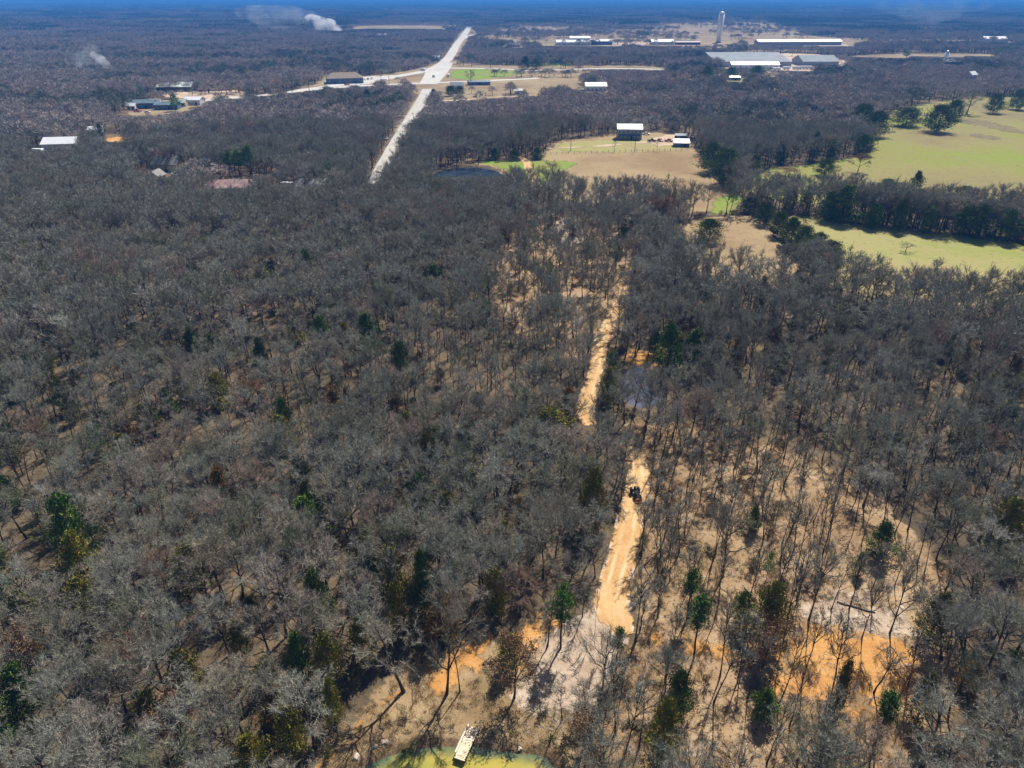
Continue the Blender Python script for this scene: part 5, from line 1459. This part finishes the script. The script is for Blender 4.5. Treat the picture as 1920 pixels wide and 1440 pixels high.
# water tower
wx, wy = at(1347, 80)
o = thing('water_tower', 'tall white cylindrical standpipe water tower on the horizon', 'water tower', (wx, wy, 0))
mb = MB(); mb.tube([(0, 0, -.5), (0, 0, 47.5)], 5.0, 40); mb.build('shaft', M['tank'], o, 0, True)
mb = MB(); mb.tube([(0, 0, 47.4 + 4.2 * math.sin(q * math.pi / 16)) for q in range(8)], [5.06 * math.cos(q * math.pi / 16) + .05 for q in range(8)], 40); mb.build('dome', M['white_roof'], o, 0, True)
mb = MB(); mb.tube([(0, 0, -.3), (0, 0, .8)], 6.2, 40); mb.build('base_ring', M['road2'], o)
mb = MB()
for sx in (-.3, .3): mb.tube([(sx, -5.25, 1), (sx, -5.25, 48)], .06, 5)
for k in range(60): mb.tube([(-.3, -5.25, 1.5 + k * .78), (.3, -5.25, 1.5 + k * .78)], .03, 4)
mb.build('ladder', M['steel'], o)
mb = MB()
for k in range(24):
    q, q2 = k * math.pi / 12, (k + 1) * math.pi / 12
    mb.tube([(4.9 * math.cos(q), 4.9 * math.sin(q), 48.9), (4.9 * math.cos(q2), 4.9 * math.sin(q2), 48.9)], .05, 4, False)
    mb.tube([(4.9 * math.cos(q), 4.9 * math.sin(q), 47.6), (4.9 * math.cos(q), 4.9 * math.sin(q), 48.9)], .04, 4, False)
mb.build('railing', M['steel'], o)

# ------------------------------------------------------------------ vehicles
def car(label, u, v, rz, paint, kind='car', s=1.0):
    x_, y_ = at(u, v)
    c_ = thing('parked_' + kind, label, kind, (x_, y_, .12), rz); c_.scale = (s, s, s)
    mb = MB()
    if kind == 'pickup':
        mb.prism([(-2.6, .45), (-2.6, .95), (-1.3, 1.05), (-.9, 1.1), (2.6, 1.1), (2.6, .5)], 1.85)
        cab = [(-1.2, 1.05), (-.6, 1.72), (.6, 1.75), (.8, 1.05)]
    elif kind == 'trailer':
        mb.prism([(-3.2, .6), (-3.2, 2.6), (-2.9, 2.8), (3.2, 2.8), (3.2, .6)], 2.3); cab = None
    else:
        mb.prism([(-2.2, .4), (-2.25, .75), (-1.1, .92), (1.6, .98), (2.2, .88), (2.2, .4)], 1.75)
        cab = [(-1.0, .9), (-.3, 1.42), (1.0, 1.45), (1.75, .95)]
    mb.build('body', paint, c_, .05)
    if cab:
        mb = MB(); mb.prism(cab, 1.5); mb.build('cabin', M['glass'], c_, .04)
        mb = MB(); mb.prism([(cab[1][0] + .02, cab[1][1] + .012), (cab[2][0] - .02, cab[2][1] + .012), (cab[2][0] - .02, cab[2][1] + .05), (cab[1][0] + .02, cab[1][1] + .05)], 1.44); mb.build('roof', paint, c_)
    for sx in (-.82, .82):
        for yy in (-1.4, 1.45):
            mb = MB(); mb.tube([(sx - .12, yy, .34), (sx + .12, yy, .34)], .34, 14); mb.build('wheel', M['rubber'], c_)
    return c_
car('white car parked close to the right wall of the two-storey house', 1212, 253, R(70), M['white_paint'])
car('dark pickup parked on the grass before the two-storey house', 1222, 266, R(80), M['dark_paint'], 'pickup')
car('red and dark car on the gravel, left of the other red car', 1238, 265, R(20), M['red_paint'])
car('red pickup on the gravel nearest the white lean-to shed', 1254, 266, R(60), M['red_paint'], 'pickup')
car('dark car waiting at the crossroads mouth', 813, 145, R(10), M['blue_paint'], s=1.3)
car('white truck at the crossroads by the lawn corner', 841, 144, R(0), M['white_paint'], 'trailer')
car('white van beside the highway at the woods edge', 793, 133, R(60), M['white_paint'], 'trailer')
car('red car parked before the brown-roofed store', 651, 160, R(75), M['red_paint'], s=1.2)
for k, (u, v) in enumerate([(684, 150), (690, 149.2), (697, 148.4)]):
    car(['white car parked first beside the brown-roofed store', 'blue car parked second beside the brown-roofed store', 'white pickup parked third beside the brown-roofed store'][k], u, v, R(20), [M['white_paint'], M['blue_paint'], M['white_paint']][k], ['car', 'car', 'pickup'][k])
for k, (u, v) in enumerate([(1456, 133), (1474, 131), (1492, 130.5), (1504, 130), (1516, 130)]):
    car('white trailer, %s in the row right of the warehouse wing' % ['first', 'second', 'third', 'fourth', 'last'][k], u, v, R(85), M['white_paint'], 'trailer', 1.3)
car('red pickup among the sheds at the far left', 258, 210, R(70), M['red_paint'], 'pickup', 1.2)
car('white van left of the red pickup by the far left sheds', 242, 200, R(75), M['white_paint'], 'trailer')
car('white car on the yard before the teal sheds', 277, 212, R(75), M['white_paint'])
car('white pickup beside the grey-roofed house on the left', 330, 330, R(60), M['white_paint'], 'pickup')
car('pale trailer beside the barn with dazzling white roof', 73, 289, R(80), M['white_paint'], 'trailer')
car('pale camper under the trees below the three pines', 540, 354, R(80), M['white_paint'], 'trailer')
car('white car on the verge of the county road', 724, 262, R(-15), M['white_paint'])

# ------------------------------------------------------------------ poles and fence
def pole(u, v, h, rz, lab):
    x_, y_ = at(u, v); p_ = thing('utility_pole', lab, 'utility pole', (x_, y_, 0), rz, 'utility poles along the roads')
    mb = MB(); mb.tube([(0, 0, -.4), (0, 0, h)], [.17, .11], 8); mb.build('shaft', M['pole'], p_)
    mb = MB(); mb.box((0, -.14, h - .7), (2.4, .12, .14)); mb.build('crossarm', M['pole'], p_)
    for sx in (-1.05, -.4, .4, 1.05):
        mb = MB(); mb.tube([(sx, -.14, h - .63), (sx, -.14, h - .45)], .05, 6); mb.build('insulator', M['steel'], p_)
for u, v, h, lab in [(1190, 285, 9, 'utility pole on the field fence before the big house'), (757, 275, 9, 'utility pole right of the county road, nearest one'), (776, 238, 9, 'utility pole right of the county road, middle one'), (800, 200, 9, 'utility pole right of the county road near the round shrub'), (714, 147, 10, 'utility pole at the woods edge behind the store'), (730, 160, 9, 'utility pole on the highway median'), (1070, 283, 8, 'utility pole at the left of the driveway')]:
    pole(u, v, h, R(-20), lab)
fn = thing('fence', 'thin wire fence with dark posts along the hay field before the house', 'fence', (*at(1150, 286), 0))
f0, f1 = np.array(at(1022, 290)), np.array(at(1288, 282)); oc = np.array(at(1150, 286))
for k in range(26):
    p_ = f0 + (f1 - f0) * k / 25 - oc
    mb = MB(); mb.tube([(p_[0], p_[1], -.2), (p_[0], p_[1], 1.35)], .09, 6); mb.build('post', M['pole'], fn)
mb = MB()
for z_ in (.45, .8, 1.15): mb.tube([(*(f0 - oc), z_), (*(f1 - oc), z_)], .02, 4)
mb.build('wire', M['steel'], fn)

# ------------------------------------------------------------------ smoke and haze
def smoke(name, lab, pts, dens, col, nscale):
    """pts: (column, row, depth point row) blobs joined into one lumpy body holding the smoke"""
    bm = bmesh.new()
    for (x_, y_, z_, rx_, rz_) in pts:
        bmesh.ops.create_icosphere(bm, subdivisions=3, radius=1.0, matrix=Matrix.Translation((x_, y_, z_)) @ Matrix.Diagonal((rx_, rx_ * .8, rz_, 1)))
    me = bpy.data.meshes.new(name); bm.to_mesh(me); bm.free()
    o = link(name, me)
    rm = o.modifiers.new('merge', 'REMESH'); rm.mode = 'VOXEL'; rm.voxel_size = min(p[3] for p in pts) * .3
    m_ = bpy.data.materials.new(name); m_.use_nodes = True; nt = m_.node_tree; nt.nodes.remove(nt.nodes['Principled BSDF'])
    pv = nt.nodes.new('ShaderNodeVolumePrincipled'); pv.inputs['Color'].default_value = (*col, 1); pv.inputs['Anisotropy'].default_value = .45
    nz = nt.nodes.new('ShaderNodeTexNoise'); nz.inputs['Scale'].default_value = nscale; nz.inputs['Detail'].default_value = 4
    ge = nt.nodes.new('ShaderNodeNewGeometry'); nt.links.new(ge.outputs['Position'], nz.inputs['Vector'])
    mr = nt.nodes.new('ShaderNodeMapRange'); mr.inputs[1].default_value = .42; mr.inputs[2].default_value = .72; mr.inputs[4].default_value = dens
    nt.links.new(nz.outputs['Fac'], mr.inputs[0]); nt.links.new(mr.outputs[0], pv.inputs['Density'])
    nt.links.new(pv.outputs[0], nt.nodes['Material Output'].inputs['Volume'])
    me.materials.append(m_)
    return tag(o, lab, 'smoke', kind='stuff')
bx, by = at(640, 66); k = 1 / ppm(bx, by)
smoke('smoke', 'thick white smoke rising from the far woods left of the highway',
      [(bx + du * k, by, z_, r_, q_) for du, z_, r_, q_ in ((0, 6, 7, 7), (-8, 13, 13, 10), (-22, 20, 20, 14), (-40, 24, 22, 15), (-52, 31, 18, 11))], .13, (.95, .96, .98), .06)
smoke('smoke', 'faint drifting smoke left of the thick white smoke',
      [(bx + du * k, by + 60, z_, r_, q_) for du, z_, r_, q_ in ((-80, 36, 40, 15), (-120, 42, 60, 18), (-165, 44, 60, 16), (-130, 25, 60, 15))], .006, (.9, .94, 1), .03)
bx, by = at(217, 144); k = 1 / ppm(bx, by)
smoke('smoke', 'thin white smoke streak over the woods at the far left',
      [(bx + du * k, by, z_, r_, q_) for du, z_, r_, q_ in ((0, 4, 3, 3), (-6, 8, 4, 4), (-13, 12, 5, 5), (-21, 17, 6, 5), (-28, 21, 6, 4))], .16, (.95, .96, .98), .14)
smoke('smoke', 'wispy smoke left of the thin smoke streak',
      [(bx + du * k, by + 30, z_, r_, q_) for du, z_, r_, q_ in ((-52, 14, 8, 8), (-60, 22, 10, 9), (-85, 14, 18, 9))], .03, (.9, .94, 1), .08)

bx, by = at(1850, 66)
smoke('smoke', 'broad faint grey smoke drifting over the far right woods',
      [(bx + a_, by + 300, z_, r_, q_) for a_, z_, r_, q_ in ((0, 22, 50, 18), (40, 40, 70, 22), (-60, 52, 90, 18), (90, 56, 90, 16))], .0016, (.85, .93, 1), .02)
mb = MB(); mb.box((0, 6300, 41.5), (27400, 27400, 89)); hz = mb.build('haze', bpy.data.materials.new('haze'))
hm_ = hz.data.materials[0]; hm_.use_nodes = True; nt = hm_.node_tree; nt.nodes.remove(nt.nodes['Principled BSDF'])
pv = nt.nodes.new('ShaderNodeVolumePrincipled')
pv.inputs['Color'].default_value = (.07, .30, .80, 1); pv.inputs['Density'].default_value = 2.1e-4; pv.inputs['Anisotropy'].default_value = 0.0
nt.links.new(pv.outputs[0], nt.nodes['Material Output'].inputs['Volume'])
tag(hz, 'blue air haze over the far woods', 'haze', kind='stuff')
